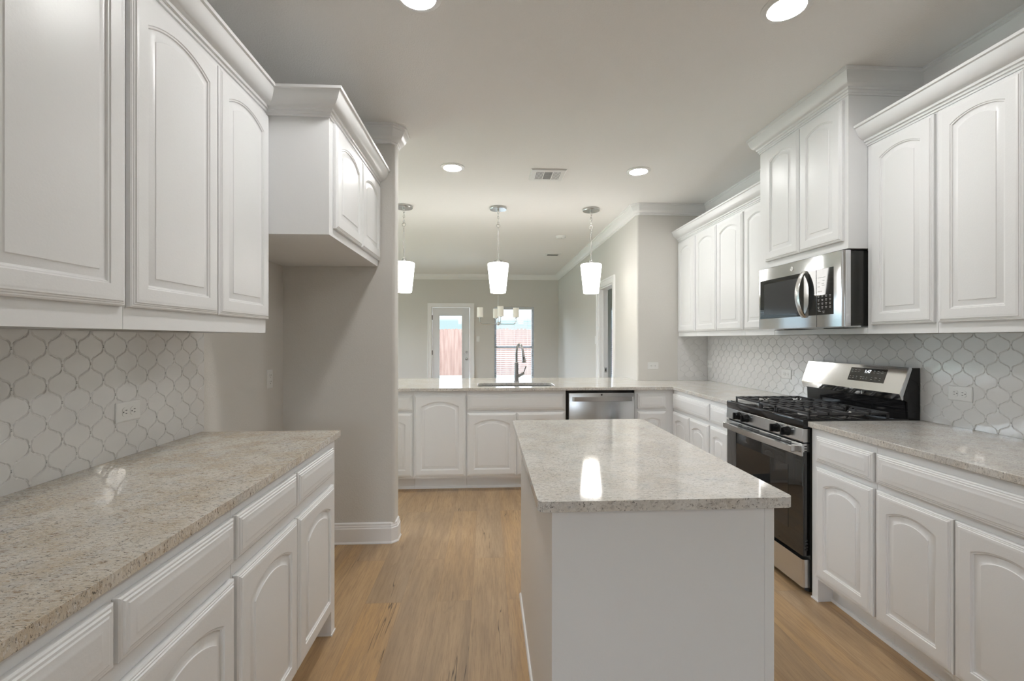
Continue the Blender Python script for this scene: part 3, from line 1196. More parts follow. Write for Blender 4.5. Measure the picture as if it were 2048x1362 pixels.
m = MB().plate([(-1.334, -.38), (-.690, -.38)] + arc(-.698, 2.182, .008, 0, 90, 3) + [(-1.334, 2.19)], [], CB + .002, CT)
tag(m.build('countertop', M_GRAN_L, bevel=.003), 'beige speckled granite counter along the left wall', 'countertop')
m = MB().plate([(1.672, .38), (2.309, .38), (2.309, 2.2935), (1.672, 2.2935)], [], CB + .002, CT)
tag(m.build('countertop', M_GRAN, bevel=.003), 'speckled granite counter on the near right, beside the range', 'countertop')
outer = [(-1.95, 4.020), (1.672, 4.020), (1.672, 3.0665), (2.309, 3.0665), (2.309, 4.659), (XJ - .001, 4.659), (XJ - .001, 5.03), (-1.95, 5.03)]
hole = list(reversed(rrect(-.090, .620, 4.135, 4.470, .05)))
m = MB().plate(outer, [hole], CB + .002, CT)
tag(m.build('countertop', M_GRAN, bevel=.003), 'long granite peninsula counter with the sink, turning along the right wall', 'countertop')

# island
isl = thing('kitchen_island', (.483, 1.80, 0), 'plain white island body under the granite slab in the middle of the floor', 'island')
m = MB()
m.box(.176, .790, 1.222, 2.385, .0, CB)
m.build('island_body', M_CAB, isl)
for xa, xb in ((.1735, .2000), (.766, .7925)):
    MB().box(xa, xb, 1.2195, 1.245, .0, CB).build('corner_strip', M_CAB, isl)
m = MB().sweep([(.176, 2.385), (.176, 1.222), (.790, 1.222), (.790, 2.385)], [(0, 0), (.010, 0), (.010, .006), (.006, .012), (0, .014)], side=-1)
m.build('shoe_moulding', M_TRIM, isl)
FI = Frame('R', 0)
m = MB().plate(rrect(.134, .836, 1.197, 2.413, .022), [], CB + .001, CT)
tag(m.build('countertop', M_GRAN, bevel=.005), 'granite island slab with rounded corners reflecting a pendant', 'countertop')

# ------------------------------------------------------------------ sink and faucet
sk = thing('kitchen_sink', (.265, 4.30, .70), 'undermount stainless steel sink set in the peninsula counter', 'sink')
m = MB()
R0 = rrect(-.100, .630, 4.125, 4.480, .055)
R1 = rrect(-.082, .612, 4.143, 4.462, .050)
R2 = rrect(-.070, .600, 4.155, 4.450, .050)
m.loops([[(x, y, CB - .0005) for x, y in R0], [(x, y, CB - .0005) for x, y in R1], [(x, y, .70) for x, y in R2]], False, True)
m.loops([[(x, y, CB - .0005) for x, y in R0], [(x, y, CB - .004) for x, y in R0], [(x, y, .695) for x, y in R1]], False, True)
m.build('basin', M_STEEL, sk)
MB().cyl((.265, 4.30, .7002), (.265, 4.30, .704), .045, .042, 20).build('drain', M_NICKEL, sk)

fc = thing('kitchen_faucet', (.290, 4.555, CT), 'dark stainless gooseneck faucet with side lever behind the sink', 'faucet')
m = MB().lathe([(.030, 0), (.030, .006), (.024, .012), (.023, .03), (.020, .14), (.019, .185), (.020, .186), (.020, .192), (.015, .196)], (.290, 4.555, CT), 24)
m.build('base', M_FAUCET, fc)
pts = []
for k in range(6):
    pts.append((.290, 4.555, CT + .19 + .022 * k))
Rg = .085
dirx = .30
for k in range(15):
    a = math.radians(180 * k / 14 * .93)
    dd = Rg - Rg * math.cos(a)
    pts.append((.290 + dd * dirx, 4.555 - dd * .95, CT + .30 - .008 + Rg * math.sin(a)))
m = MB().tube(pts, .0125, 14)
m.build('spout', M_FAUCET, fc)
e = Vector(pts[-1])
d = (e - Vector(pts[-2])).normalized()
m = MB().cyl(e, e + d * .03, .0135, .015, 18).cyl(e + d * .03, e + d * .105, .015, .022, 18).cyl(e + d * .105, e + d * .112, .022, .018, 18)
sh = m.build('spray_head', M_FAUCET, fc)
q = e + d * .07
MB().box(q.x - .005, q.x + .005, q.y - .0235, q.y - .018, q.z - .014, q.z + .014, .002, 1).build('button', M_DARK, sh)
m = MB().tube([(.300, 4.550, CT + .05), (.335, 4.535, CT + .075), (.362, 4.525, CT + .092)], [.014, .014, .015], 14)
m.tube([(.360, 4.525, CT + .088), (.372, 4.52, CT + .13), (.380, 4.515, CT + .158)], [.006, .0055, .008], 10)
m.build('lever', M_FAUCET, fc)

# ------------------------------------------------------------------ arabesque backsplash
def arabesque(w, h, n=10):
    """outline of one tile centred on 0, pointed top and bottom"""
    base = [(0, 0), (.06, -.022), (.13, -.046), (.21, -.058), (.29, -.057), (.35, -.046), (.365, -.016), (.42, -.020), (.5, 0)]
    T, S = Vector((0, h / 2)), Vector((w / 2, 0))
    dv = S - T
    nrm = Vector((-dv.y, dv.x)).normalized()
    if nrm.x < 0: nrm = -nrm
    L = dv.length
    q = []
    full = base + [(1 - t, -o) for t, o in reversed(base[:-1])]
    for t, o in full:
        q.append(T + dv * t + nrm * o * 1.5 * L)
    out = [(p.x, p.y) for p in q]                       # T -> S
    right = out[:-1]
    low = [(p[0], -p[1]) for p in reversed(out)][:-1]     # S -> B
    left = [(-p[0], -p[1]) for p in out][:-1]            # B -> W
    up = [(-p[0], p[1]) for p in reversed(out)][:-1]
    return right + low + left + up


TW, THH = .1015, .1145
OUT = arabesque(TW, THH)


def inset(poly, d):
    n = len(poly)
    res = []
    for i in range(n):
        p0, p, p1 = Vector(poly[i - 1]), Vector(poly[i]), Vector(poly[(i + 1) % n])
        a = (p - p0).normalized()
        b = (p1 - p).normalized()
        n0 = Vector((a.y, -a.x))
        n1 = Vector((b.y, -b.x))
        mm = n0 + n1
        k = mm.dot(n0)
        mm = mm / max(k, .9)
        res.append(tuple(p + mm * d))
    return res


# outline runs clockwise (top, right, bottom, left): inward normal is (a.y, -a.x) 
I0 = inset(OUT, .0008)
I1 = inset(OUT, .0026)
I2 = inset(OUT, .0058)
I3 = [(x * .90, y * .90) for x, y in OUT]


def backsplash(name, F, a0, a1, z0, z1, label, col_off=0.0):
    t = thing(name, F.p((a0 + a1) / 2, 0, z0), label, 'backsplash')
    m = MB()
    F.box(m, a0, a1, 0.0005, .0073, z0, z1)
    m.build('grout', M_GROUT, t)
    m = MB()
    rnd = random.Random(3)
    j = 0
    ztop = z1 - THH / 2 + .004
    rows = []
    z = ztop
    while z > z0 - THH:
        rows.append((z, 0))
        rows.append((z - THH / 2, .5))
        z -= THH
    rows.append((ztop + THH / 2, .5))
    for zc, off in rows:
        a = a0 - TW + col_off + off * TW
        while a < a1 + TW:
            if a + TW / 2 > a0 and a - TW / 2 < a1:
                tx, tz = rnd.uniform(-.008, .008), rnd.uniform(-.008, .008)
                L = []
                for poly, d in ((I0, .0060), (I0, .0076), (I1, .0088), (I2, .0097), (I3, .0100)):
                    L.append([F.p(a + x, d + tx * x + tz * y, zc + y) for x, y in poly])
                m.loops(L, False, True)
            a += TW
    # trim to the panel's edges
    def cut(co, no):
        geom = m.bm.verts[:] + m.bm.edges[:] + m.bm.faces[:]
        bmesh.ops.bisect_plane(m.bm, geom=geom, plane_co=co, plane_no=no, clear_outer=True)
    cut((0, 0, z0), (0, 0, -1))
    cut((0, 0, z1), (0, 0, 1))
    if F.k in 'LR':
        cut((0, a0, 0), (0, -1, 0))
        cut((0, a1, 0), (0, 1, 0))
    else:
        cut((a0, 0, 0), (-1, 0, 0))
        cut((a1, 0, 0), (1, 0, 0))
    m.build('tiles', M_TILE, t, smooth=50)
    return t


backsplash('tile_backsplash', Frame('L', XL), -.38, 2.205, CT + .0005, UB + .0, 'glossy white arabesque tile backsplash on the left wall', .048)
backsplash('tile_backsplash', Frame('R', XR), .38, YJ - .010, CT + .0005, UB + .0, 'glossy white arabesque tile backsplash behind the range, on the right wall', .03)
backsplash('tile_backsplash', Frame('P', YJ), 1.985, XR - .012, CT + .0005, UB + .0, 'short return of arabesque tile on the jog wall in the far corner', .02)

# ------------------------------------------------------------------ outlets and switches
def outlet(F, a, z, label, horiz=True, off=.0, group=None, kind='outlet'):
    w, h = (.115, .072) if horiz else (.072, .115)
    t = thing('wall_outlet' if kind == 'outlet' else 'light_switch', F.p(a, off, z - h / 2), label, kind, group)
    m = MB()
    L = []
    for ins, d in ((0, 0.0005), (0, .0035), (.004, .006), (.006, .0063)):
        L.append([F.p(a + sx * (w / 2 - ins), off + d, z + sz * (h / 2 - ins)) for sx, sz in ((-1, -1), (1, -1), (1, 1), (-1, 1))])
    m.loops(L)
    m.build('cover_plate', M_PLASTIC, t)
    if kind == 'outlet':
        for s in (-1, 1):
            cx, cz = (s * .0195, 0) if horiz else (0, s * .0195)
            m = MB()
            ring = []
            for k in range(20):
                an = 2 * pi * k / 20
                x, y = .0165 * math.cos(an), .0165 * math.sin(an)
                if horiz: x = max(-.0135, min(.0135, x))
                else: y = max(-.0135, min(.0135, y))
                ring.append((x, y))
            m.loops([[F.p(a + cx + x, off + .006, z + cz + y) for x, y in ring], [F.p(a + cx + x, off + .0078, z + cz + y) for x, y in ring]])
            rc = m.build('receptacle', M_PLASTIC, t)
            m = MB()
            for u, v, hw, hh in ((.004, .006, .004, .0011), (.004, -.006, .0035, .0011), (-.0085, 0, .002, .0022)):
                if horiz:
                    F.box(m, a + cx + u - hw, a + cx + u + hw, off + .0075, off + .0082, z + cz + v - hh, z + cz + v + hh)
                else:
                    F.box(m, a + cx + v - hh, a + cx + v + hh, off + .0075, off + .0082, z + cz + u - hw, z + cz + u + hw)
            m.build('slots', M_DARK, rc)
    else:
        m = MB()
        F.box(m, a - .0165, a + .0165, off + .006, off + .009, z - .033, z + .033, .001)
        m.build('rocker', M_PLASTIC, t)
    return t


outlet(Frame('L', XL), 1.751, 1.079, 'white duplex outlet on the left tile backsplash', True, .0102)
outlet(Frame('L', XL), 2.865, 1.100, 'white upright outlet on the left wall of the fridge alcove', False, 0)
outlet(Frame('P', YJ), 1.722, 1.066, 'white duplex outlet on the painted jog wall above the peninsula counter', True, 0)
outlet(Frame('R', XR), 4.585, 1.085, 'white outlet on the tile in the far corner, nearest the jog wall', True, .0102)
outlet(Frame('R', XR), 3.385, 1.075, 'white outlet on the tile just left of the range', True, .0102)
outlet(Frame('R', XR), 2.095, 1.079, 'white outlet on the tile right of the range', True, .0102)
outlet(Frame('P', YF), -.205, 1.345, 'white switch on the far wall between the patio door and the window', False, 0, kind='switch')
outlet(Frame('R', XJ), 6.47, 1.33, 'white switch beside the bedroom doorway', False, 0, kind='switch')
outlet(Frame('P', YF), .62, .32, 'white outlet low on the far wall under the window', False, 0)

# ------------------------------------------------------------------ range
RY0, RY1 = 2.2985, 3.0605
rg = thing('gas_range', (1.97, (RY0 + RY1) / 2, 0), 'stainless and black gas range with four knobs and a sloped back console', 'stove')
m = MB()
m.box(1.690, 2.295, RY0, RY1, .035, .895)
m.build('body', M_BLACKM, rg)
for yy_ in (RY0 + .05, RY1 - .05):
    for xx_ in (1.72, 2.24):
        MB().cyl((xx_, yy_, 0.0), (xx_, yy_, .036), .022, .016, 14).build('foot', M_DARK, rg)
m = MB()
m.box(1.650, 2.235, RY0 - .001, RY1 + .001, .876, .921, .004, 2)
m.box(1.668, 1.676, RY0 + .02, RY1 - .02, .921, .924)
m.build('cooktop', M_BLACK, rg)
# front control panel
m = MB()
prof = [(1.692, .801), (1.655, .801), (1.648, .808), (1.651, .874), (1.692, .875)]
m.prism(prof, 'y', RY0 + .001, RY1 - .001)
cp = m.build('control_panel', M_STEEL, rg, bevel=.002)
for i, yk in enumerate((2.903, 2.812, 2.513, 2.420)):
    m = MB()
    X = 1.649
    z = .840
    m.cyl((X, yk, z), (X - .008, yk, z), .026, .024, 24)
    m.cyl((X - .008, yk, z), (X - .030, yk, z), .0215, .020, 24)
    m.box(X - .042, X - .008, yk - .0055, yk + .0055, z - .022, z + .022, .002, 1)
    k = m.build('knob', M_BLACK, rg)
    mm = MB()
    mm.box(X - .0006, X + .001, yk + .001, yk + .003, z + .031, z + .034)
    mm.build('marking', M_DARK, k)
# vent strip with slots between panel and door
m = MB()
m.box(1.662, 1.692, RY0 + .004, RY1 - .004, .797, .802)
vs2 = m.build('vent_strip', M_BLACK, rg)
# oven door
od = MB()
od.box(1.652, 1.689, RY0 + .002, RY1 - .002, .205, .752, .003, 2)
odo = od.build('oven_door', M_OVENGL, rg)
m = MB()
m.prism([(1.689, .797), (1.648, .794), (1.643, .729), (1.689, .729)], 'y', RY0 + .003, RY1 - .003)
tr = m.build('door_top_trim', M_STEEL, odo, bevel=.0015)
for cl in ((2.885,), (2.770, 2.705), (2.560, 2.500), (2.405,)):
    m = MB()
    for c0 in cl:
        ln = .018 if len(cl) == 1 else .027
        for dz in (0, .0096):
            m.box(1.6450, 1.650, c0 - ln, c0 + ln, .7735 + dz, .7785 + dz)
    m.build('vent_slots', M_DARK, odo)
for xa, xb, z0_, dz, hh in ((1.660, 1.674, .738, .0135, .006), (1.662, 1.676, .235, .016, .007)):
    m = MB()
    for k in range(4):
        m.box(xa, xb, RY0 + (.0022 if z0_ > .5 else .0008), RY0 + .0045, z0_ + k * dz, z0_ + k * dz + hh)
    m.build('side_slots', M_DARK, odo)
# inner window of the door
m = MB()
m.box(1.6505, 1.6525, RY0 + .12, RY1 - .12, .31, .655)
m.build('window', M_DGLASS, odo)
# handle: broad bowed bar
hp = []
n = 14
for k in range(n + 1):
    t = k / n
    y = RY0 + .035 + (RY1 - RY0 - .07) * t
    x = 1.598 + .014 * (2 * t - 1) ** 2
    hp.append([(x + dx, y, (.763 + dz)) for dx, dz in ((-.004, -.019), (-.004, .015), (.002, .018), (.013, .016), (.013, -.019))])
m = MB().loops(hp)
m.box(1.606, 1.648, RY0 + .032, RY0 + .062, .748, .780, .003, 1)
m.box(1.606, 1.648, RY1 - .062, RY1 - .032, .748, .780, .003, 1)
m.build('handle', M_STEEL, rg)
# storage drawer
m = MB()
m.prism(rounded_outline(1.650, 1.689, RY0 + .002, RY1 - .002, .014, ('sw', 'nw')), 'z', .040, .186)
m.build('storage_drawer', M_STEEL, rg)
# back console
m = MB()
prof = [(2.292, .921), (2.292, 1.190), (2.255, 1.192), (2.236, 1.190), (2.226, 1.03), (2.226, .921)]
m.prism([(2.294, .896), (2.294, 1.188), (2.250, 1.190), (2.196, 1.026), (2.222, 1.015), (2.228, .896)], 'y', RY0 + .012, RY1 - .012)
m.build('back_housing', M_BLACK, rg)
m = MB()
m.prism([(2.250, 1.193), (2.236, 1.193), (2.184, 1.052), (2.196, 1.018), (2.206, 1.018), (2.206, 1.04), (2.256, 1.186)], 'y', RY0 + .002, RY1 - .002)
cs = m.build('console', M_STEELM, rg, bevel=.002)
# black end caps behind the console
for ya, yb in ((RY0 + .001, RY0 + .012), (RY1 - .012, RY1 - .001)):
    m = MB().prism([(2.296, .896), (2.296, 1.190), (2.257, 1.190), (2.207, 1.04), (2.207, 1.018), (2.226, 1.010), (2.232, .896)], 'y', ya, yb)
    m.build('end_cap', M_BLACK, rg)
# display on the slope
sl0, sl1 = Vector((2.184, 0, 1.052)), Vector((2.236, 0, 1.193))
sd = (sl1 - sl0)
snv = Vector((-sd.z, 0, sd.x)).normalized()


def on_slope(y, t, o):
    p = sl0 + sd * t + snv * o
    return (p.x, y, p.z)


m = MB()
L = []
for o in (-.001, .0012):
    L.append([on_slope(y, t, o) for y, t in ((2.672, .32), (2.420, .32), (2.420, .86), (2.672, .86))])
m.loops(L)
dp = m.build('display_panel', M_DGLASS, cs)


def text_mesh(s, size, mat, name, parent, fn, bold=0.0):
    cu = bpy.data.curves.new(name, 'FONT')
    cu.body = s
    cu.size = size
    cu.align_x = 'CENTER'
    cu.align_y = 'CENTER'
    cu.extrude = .0002
    cu.offset = bold
    tmp = bpy.data.objects.new('tmp', cu)
    COL.objects.link(tmp)
    dg = bpy.context.evaluated_depsgraph_get()
    me = bpy.data.meshes.new_from_object(tmp.evaluated_get(dg))
    COL.objects.unlink(tmp)
    bpy.data.objects.remove(tmp)
    org = world_loc(parent)
    for v in me.vertices:
        v.co = Vector(fn(v.co.x, v.co.y, v.co.z)) - org
    me.name = name
    me.materials.clear()
    me.materials.append(mat)
    o = bpy.data.objects.new(name, me)
    o.parent = parent
    COL.objects.link(o)
    return o


SL = sd.length
# text on this face runs towards -y (viewer faces +x, right is -y)
text_mesh('1:47', .026, M_DISPLAY, 'clock_digits', dp, lambda x, y, z: on_slope(2.545 - x, .72 + y / SL, .0016 + z), .0004)
m = MB()
rn = random.Random(5)
for (yy_, tt) in [(2.655, .73), (2.632, .73), (2.608, .73), (2.50, .73), (2.474, .73), (2.446, .73),
                  (2.658, .46), (2.636, .46), (2.612, .46), (2.578, .46), (2.560, .46), (2.540, .46), (2.505, .46), (2.478, .46), (2.450, .46)]:
    for dt in (-.04, .035):
        hw = rn.uniform(.003, .008)
        L = [[on_slope(a, tt + dt + b, o) for a, b in ((yy_ + hw, -.008), (yy_ - hw, -.008), (yy_ - hw, .008), (yy_ + hw, .008))] for o in (.001, .0018)]
        m.loops(L)
m.build('key_markings', M_PRINT, dp, smooth=0)
# small mark on the console's lower edge
m = MB().box(2.1865, 2.1905, 2.548, 2.552, 1.026, 1.044)
m.build('marking', M_PLASTIC, cs)


# burners and grates
def burner(x, y, r):
    m = MB().lathe([(r, 0), (r, .010), (r * .92, .014), (r * .6, .014), (r * .6, .010)], (x, y, .921), 28)
    b = m.build('burner', M_BURNER, rg)
    MB().lathe([(r * .78, 0), (r * .80, .006), (r * .7, .009), (.001, .0095)], (x, y, .9345), 28).build('burner_cap', M_IRON, b)


for x, y, r in ((1.80, 2.47, .048), (2.08, 2.47, .040), (1.80, 2.89, .042), (2.08, 2.89, .036), (1.94, 2.68, .045)):
    burner(x, y, r)


def grate(y0, y1):
    m = MB()
    x0, x1 = 1.700, 2.150
    zt, h, b = .952, .012, .010
    def bar(xa, xb, ya, yb, za=zt - h, zb=zt):
        m.box(xa, xb, ya, yb, za, zb, .0015, 1)
    bar(x0, x1, y0, y0 + b)
    bar(x0, x1, y1 - b, y1)
    bar(x0, x0 + b, y0, y1)
    bar(x1 - b, x1, y0, y1)
    ym = (y0 + y1) / 2
    xm = (x0 + x1) / 2
    bar(xm - b / 2, xm + b / 2, y0, y1)
    for xc in (x0 + .11, x1 - .11):
        for k in range(4):
            a = math.radians(45 + 90 * k)
            p0 = Vector((xc + .028 * math.cos(a), ym + .028 * math.sin(a), zt - .006))
            p1 = Vector((xc + .095 * math.cos(a), ym + .095 * math.sin(a), zt - .006))
            m.tube([p0, p1], .0048, 6)
        bar(xc - b / 2, xc + b / 2, y0, y0 + .085)
        bar(xc - b / 2, xc + b / 2, y1 - .085, y1)
        bar(xc - .105, xc - .03, ym - b / 2, ym + b / 2)
        bar(xc + .03, xc + .105, ym - b / 2, ym + b / 2)
    for k in range(1, 8):
        xk = x0 + (x1 - x0) * k / 8
        bar(xk - .004, xk + .004, y0, y0 + .05)
        bar(xk - .004, xk + .004, y1 - .05, y1)
    for xx_, yy_ in ((x0, y0), (x0, y1 - b), (x1 - b, y0), (x1 - b, y1 - b)):
        m.box(xx_, xx_ + b, yy_, yy_ + b, .921, zt, .001, 1)
    m.build('grate', M_IRON, rg)


grate(2.325, 2.600)
grate(2.760, 3.035)
m = MB()
x0, x1 = 1.700, 2.150
for yk in (2.612, 2.680, 2.748):
    m.box(x0, x1, yk - .005, yk + .005, .940, .952, .0015, 1)
for k in range(9):
    xk = x0 + (x1 - x0) * k / 8
    m.box(xk - .004, xk + .004, 2.607, 2.753, .940, .951, .001, 1)
for xx_ in (x0, x1 - .01):
    for yy_ in (2.607, 2.743):
        m.box(xx_, xx_ + .01, yy_, yy_ + .01, .921, .945)
m.build('grate', M_IRON, rg)

# ------------------------------------------------------------------ microwave
MY0, MY1 = 2.2995, 3.0600
MZ0, MZ1 = 1.412, 1.815
mw = thing('microwave', (2.08, (MY0 + MY1) / 2, MZ0), 'stainless over-the-range microwave with black side and glass door', 'microwave')
m = MB()
m.box(1.915, 2.306, MY0 + .003, MY1 - .003, MZ0 + .004, MZ1 - .003)
# embossed ribs on the near side
m.box(2.02, 2.285, MY0 + .0005, MY0 + .004, MZ0 + .22, MZ1 - .05, .002, 1)
m.box(2.02, 2.285, MY0 + .0005, MY0 + .004, MZ0 + .03, MZ0 + .18, .002, 1)
m.build('body', M_BLACKM, mw)
m = MB()
m.prism([(1.93, MZ0 + .004), (2.30, MZ0 + .004), (2.30, MZ0 - .003), (2.20, MZ0 - .008), (1.95, MZ0 - .003)], 'y', MY0 + .01, MY1 - .01)
bt = m.build('bottom_plate', M_STEELM, mw)
m = MB()
for ya in (2.42, 2.78):
    m.box(1.97, 2.10, ya, ya + .15, MZ0 - .008, MZ0 - .004)
m.build('grease_filter', M_DARK, bt)
SEAM = 2.495
# bowed stainless front (slightly convex towards the ends)
def mw_front(y0, y1, z0, z1, name, mat, parent, x=1.872, th=.04, rn0=False, rn1=False):
    m = MB()
    pts = []
    r = .018
    lo = [(x + th, y0)]
    if rn0:
        lo += [(x + r, y0)] + [(x + r - r * math.sin(a), y0 + r - r * math.cos(a)) for a in [math.radians(q) for q in (15, 30, 45, 60, 75, 90)]]
    else:
        lo += [(x, y0)]
    if rn1:
        hi = [(x + r - r * math.sin(a), y1 - r + r * math.cos(a)) for a in [math.radians(q) for q in (90, 75, 60, 45, 30, 15)]] + [(x + r, y1), (x + th, y1)]
    else:
        hi = [(x, y1), (x + th, y1)]
    m.prism(lo + hi, 'z', z0, z1)
    return m.build(name, mat, parent)


mdoor = mw_front(SEAM + .0015, MY1, MZ0, MZ1, 'door', M_STEELM, mw, rn1=True)
mctl = mw_front(MY0, SEAM - .0015, MZ0, MZ1, 'control_panel', M_STEELM, mw, rn0=True)
# window glass (black), spans the door below the top band
m = MB().box(1.8705, 1.873, 2.602, 3.030, 1.480, 1.738, .0008, 1)
wg = m.build('door_glass', M_DGLASS, mdoor)
m = MB().box(1.8700, 1.8712, 2.655, 2.985, 1.505, 1.712)
m.build('viewing_screen', simple('viewing_screen', (0.06, 0.062, 0.066), 0.08), wg)
m = MB().box(1.8705, 1.873, 2.498, 2.560, 1.480, 1.738, .0008, 1)
m.build('black_band', M_DGLASS, mdoor)
m = MB().box(1.8705, 1.873, 2.368, 2.4930, 1.480, 1.738, .0008, 1)
kb = m.build('keypad', M_DGLASS, mctl)
m = MB()
rn = random.Random(2)
for r in range(4):
    for c_ in range(4):
        y = 2.478 - c_ * .029
        z = 1.588 - r * .021
        for q in range(2):
            hw = .0065 if q == 0 else .0045
            m.box(1.8698, 1.8706, y - hw, y + hw, z - q * .007 - .0012, z - q * .007 + .0012)
for z, y, hw in ((1.690, 2.455, .028), (1.672, 2.44, .008), (1.662, 2.478, .008), (1.655, 2.445, .009), (1.640, 2.478, .008), (1.645, 2.442, .010),
                 (1.612, 2.468, .016), (1.500, 2.470, .010), (1.500, 2.440, .008), (1.492, 2.440, .006), (1.508, 2.475, .008)):
    m.box(1.8698, 1.8706, y - hw, y + hw, z - .0012, z + .0012)
m.build('key_markings', M_PRINT, kb, smooth=0)
# bowed handle
hp = []
for k in range(13):
    t = k / 12
    z = 1.470 + .275 * t
    bow = 4 * t * (1 - t)
    x = 1.868 - .045 * bow ** .8
    hp.append([(x, 2.612, z), (x - .003, 2.604, z), (x - .003, 2.582, z), (x, 2.574, z), (x + .008, 2.574, z), (x + .008, 2.612, z)])
m = MB().loops(hp)
m.build('handle', M_NICKEL, mdoor)
# round emblem
m = MB().cyl((1.8722, 2.706, 1.777), (1.8702, 2.706, 1.777), .0145, .0140, 28)
em = m.build('emblem', M_NICKEL, mdoor)
m = MB().torus((1.8700, 2.706, 1.777), .0105, .0012, 'x', 1, 24, 6)
m.torus((1.8700, 2.7095, 1.777), .0036, .0009, 'x', 1, 14, 5)
m.torus((1.8700, 2.7025, 1.777), .0036, .0009, 'x', 1, 14, 5)
m.build('monogram', M_PLASTIC, em)

# ------------------------------------------------------------------ ceiling things
def recessed(x, y, label, group='recessed ceiling lights'):
    t = thing('recessed_light', (x, y, CEIL), label, 'ceiling light', group)
    m = MB().lathe([(.098, 0), (.098, -.003), (.090, -.007), (.074, -.009), (.070, -.004), (.070, 0)], (x, y, CEIL - .0005), 40)
    m.build('trim_ring', M_PLASTIC, t)
    m = MB().cyl((x, y, CEIL - .0045), (x, y, CEIL - .0065), .0695, .0695, 40)
    m.build('lens', M_CAN, t)
    return t


rl = recessed(-.285, 3.725, 'lit recessed light on the left, nearer the pendants')
copy_tree(rl, (1.255, 3.725, CEIL), 'lit recessed light on the right, above the corner cabinets')
copy_tree(rl, (1.257, 1.850, CEIL), 'lit recessed light at the top edge, right of centre')
copy_tree(rl, (-.283, 1.865, CEIL), 'sliver of a lit recessed light at the top edge, left of centre')
for i, (x, y) in enumerate(((1.257, -1.9), (-.283, -1.9))):  # unseen lamps added behind the camera as fill
    copy_tree(rl, (x, y, CEIL), ['lit recessed light behind the camera, right', 'lit recessed light behind the camera, left'][i])
for i, (x, y) in enumerate(((-2.1, 5.4), (-2.1, 7.6))):  # unseen lamps added to brighten the dining room
    copy_tree(rl, (x, y, CEIL), ['lit recessed light in the dining room, left of the peninsula', 'lit recessed light in the dining room near the wide far window'][i])

# registers
t = thing('ceiling_vent', (.508, 3.843, CEIL), 'white three-way ceiling air register above the peninsula', 'vent')
m = MB()
vx0, vx1, vy0, vy1 = .358, .658, 3.718, 3.968
m.prism([(vx0, CEIL - .0005), (vx1, CEIL - .0005), (vx1 - .012, CEIL - .012), (vx0 + .012, CEIL - .012)], 'y', vy0, vy1)
m.build('frame', M_PLASTIC, t)
m = MB()
for k in range(6):
    xk = vx0 + .050 + k * .0105
    m.box(xk, xk + .0055, vy0 + .04, vy1 - .04, CEIL - .0128, CEIL - .0115)
m.build('louvre_left', M_GREYVENT, t)
m = MB()
for k in range(6):
    xk = vx1 - .104 + k * .0105
    m.box(xk, xk + .0040, vy0 + .04, vy1 - .04, CEIL - .0128, CEIL - .0115)
m.build('louvre_right', M_GREYVENT, t)
m = MB()
for k in range(12):
    yk = vy0 + .042 + k * .0140
    m.box(vx0 + .118, vx1 - .116, yk, yk + .0095, CEIL - .0128, CEIL - .0115)
m.build('louvre_middle', M_GREYVENT, t)
t = thing('ceiling_vent', (1.075, 7.48, CEIL), 'small white ceiling register in the dining room', 'vent')
m = MB().prism([(.945, CEIL - .0005), (1.205, CEIL - .0005), (1.193, CEIL - .010), (.957, CEIL - .010)], 'y', 7.39, 7.57)
m.build('frame', M_PLASTIC, t)
m = MB()
for k in range(4):
    m.box(.985, 1.165, 7.42 + k * .032, 7.44 + k * .032, CEIL - .0108, CEIL - .0095)
m.build('louvre', M_DARK, t)
t = thing('smoke_detector', (.996, 6.13, CEIL), 'round white smoke detector on the dining room ceiling', 'smoke detector')
MB().lathe([(.068, 0), (.068, -.012), (.062, -.014), (.060, -.030), (.052, -.036), (.001, -.037)], (.996, 6.13, CEIL - .0005), 32).build('housing', M_PLASTIC, t)
MB().cyl((.996, 6.09, CEIL - .036), (.996, 6.09, CEIL - .039), .007, .006, 12).build('test_button', M_GREYVENT, t)

# pendants
def pendant(x, y):
    t = thing('pendant_light', (x, y, CEIL), 'lit pendant with tapered frosted glass shade on a nickel rod, leftmost of the three', 'pendant light', 'pendants over the peninsula')
    MB().lathe([(.001, 0), (.090, 0), (.092, -.004), (.092, -.018), (.088, -.024), (.001, -.026)], (x, y, CEIL - .0005), 36).build('canopy', M_NICKEL, t)
    MB().lathe([(.012, 0), (.012, -.012), (.006, -.020), (.001, -.021)], (x, y, CEIL - .026), 16).build('loop_cap', M_NICKEL, t)
    m = MB()
    z = CEIL - .055
    for k in range(5):
        m.torus((x, y, z), .0085, .0028, 'y' if k % 2 == 0 else 'x', 2.0, 16, 6)
        z -= .0275
    m.build('chain', M_NICKEL, t)
    m = MB().torus((x, y, z - .003), .018, .0038, 'y', 1, 24, 6)
    m.build('ring', M_NICKEL, t)
    zr = z - .018
    m = MB().cyl((x, y, zr), (x, y, 2.19), .0075, .0075, 12)
    m.cyl((x, y, zr), (x, y, zr - .02), .008, .008, 12)
    m.build('rod', M_NICKEL, t)
    m = MB().lathe([(.001, .040), (.010, .040), (.022, .034), (.024, .0), (.022, -.004), (.001, -.004)], (x, y, 2.155), 24)
    m.build('socket_cap', M_NICKEL, t)
    m = MB().lathe([(.022, 2.150), (.104, 2.148), (.110, 2.143), (.112, 2.134), (.081, 1.842), (.079, 1.836), (.076, 1.836), (.107, 2.132), (.10, 2.144), (.022, 2.146)],
                   (x, y, 0), 48)
    m.build('glass_shade', M_SHADE, t)
    return t


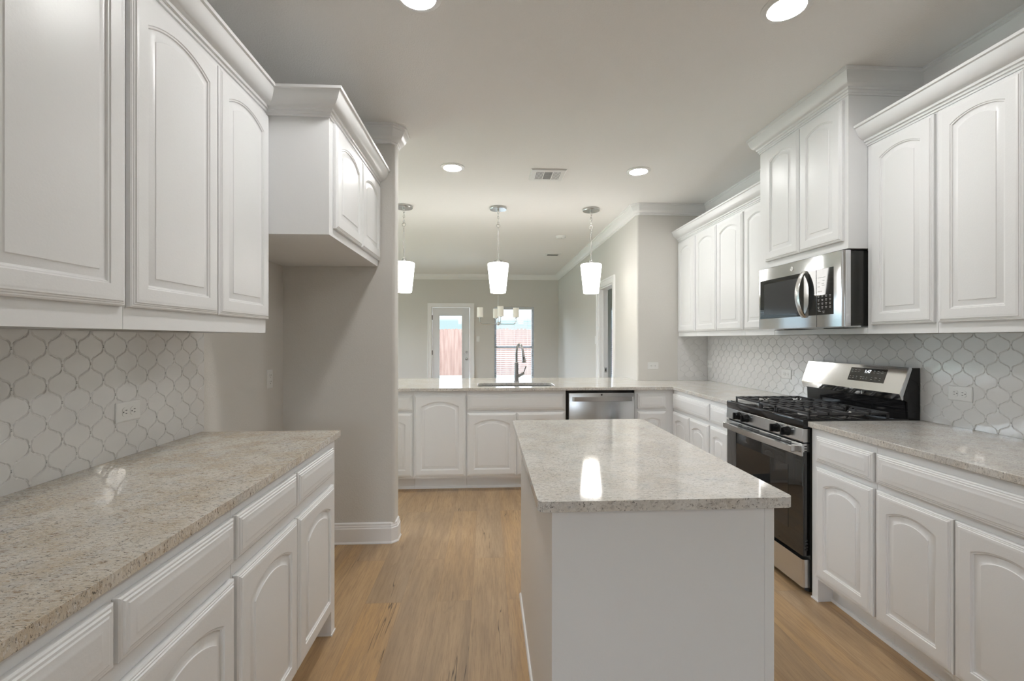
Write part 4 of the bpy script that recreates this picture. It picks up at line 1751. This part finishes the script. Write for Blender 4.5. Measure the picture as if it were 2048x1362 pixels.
pd = pendant(-.878, 4.84)
copy_tree(pd, (.113, 4.84, CEIL), 'lit pendant with tapered frosted glass shade on a nickel rod, middle of the three')
copy_tree(pd, (1.112, 4.84, CEIL), 'lit pendant with tapered frosted glass shade on a nickel rod, rightmost of the three')

# chandelier
cx, cy = .190, 8.16
t = thing('chandelier', (cx, cy, CEIL), 'nickel dining chandelier with four small cream glass shades', 'chandelier')
MB().lathe([(.001, 0), (.075, 0), (.077, -.016), (.070, -.022), (.001, -.024)], (cx, cy, CEIL - .0005), 28).build('canopy', M_NICKEL, t)
MB().cyl((cx, cy, CEIL - .02), (cx, cy, 1.63), .006, .006, 10).build('stem', M_NICKEL, t)
MB().lathe([(.001, .03), (.018, .03), (.030, .022), (.032, -.018), (.018, -.030), (.001, -.032)], (cx, cy, 1.622), 20).build('hub', M_NICKEL, t)
for k in range(4):
    a = math.radians(90 * k + 6)
    R = .325
    dx, dy = math.cos(a), math.sin(a)
    pts = [(cx + dx * .02, cy + dy * .02, 1.615)]
    for q in (.10, .2, .27):
        pts.append((cx + dx * q, cy + dy * q, 1.612))
    for q in range(1, 7):
        b = math.radians(15 * q)
        pts.append((cx + dx * (.27 + .055 * math.sin(b)), cy + dy * (.27 + .055 * math.sin(b)), 1.612 + .055 * (1 - math.cos(b))))
    pts.append((cx + dx * .325, cy + dy * .325, 1.73))
    arm = MB().tube(pts, .006, 10).build('arm', M_NICKEL, t)
    MB().lathe([(.001, 0), (.022, .0), (.024, .012), (.001, .014)], (cx + dx * R, cy + dy * R, 1.722), 16).build('socket_cup', M_NICKEL, arm)
    MB().lathe([(.010, 0), (.052, .0), (.054, .004), (.054, .172), (.050, .172), (.050, .006), (.010, .004)], (cx + dx * R, cy + dy * R, 1.735), 28).build('glass_shade', M_SHADE2, arm)

scene.render.film_transparent = False
scene.cycles.max_bounces = 10
scene.cycles.diffuse_bounces = 5
scene.cycles.glossy_bounces = 5
scene.cycles.transparent_max_bounces = 12
scene.cycles.caustics_reflective = False
scene.cycles.caustics_refractive = False
scene.cycles.sample_clamp_indirect = 6.0
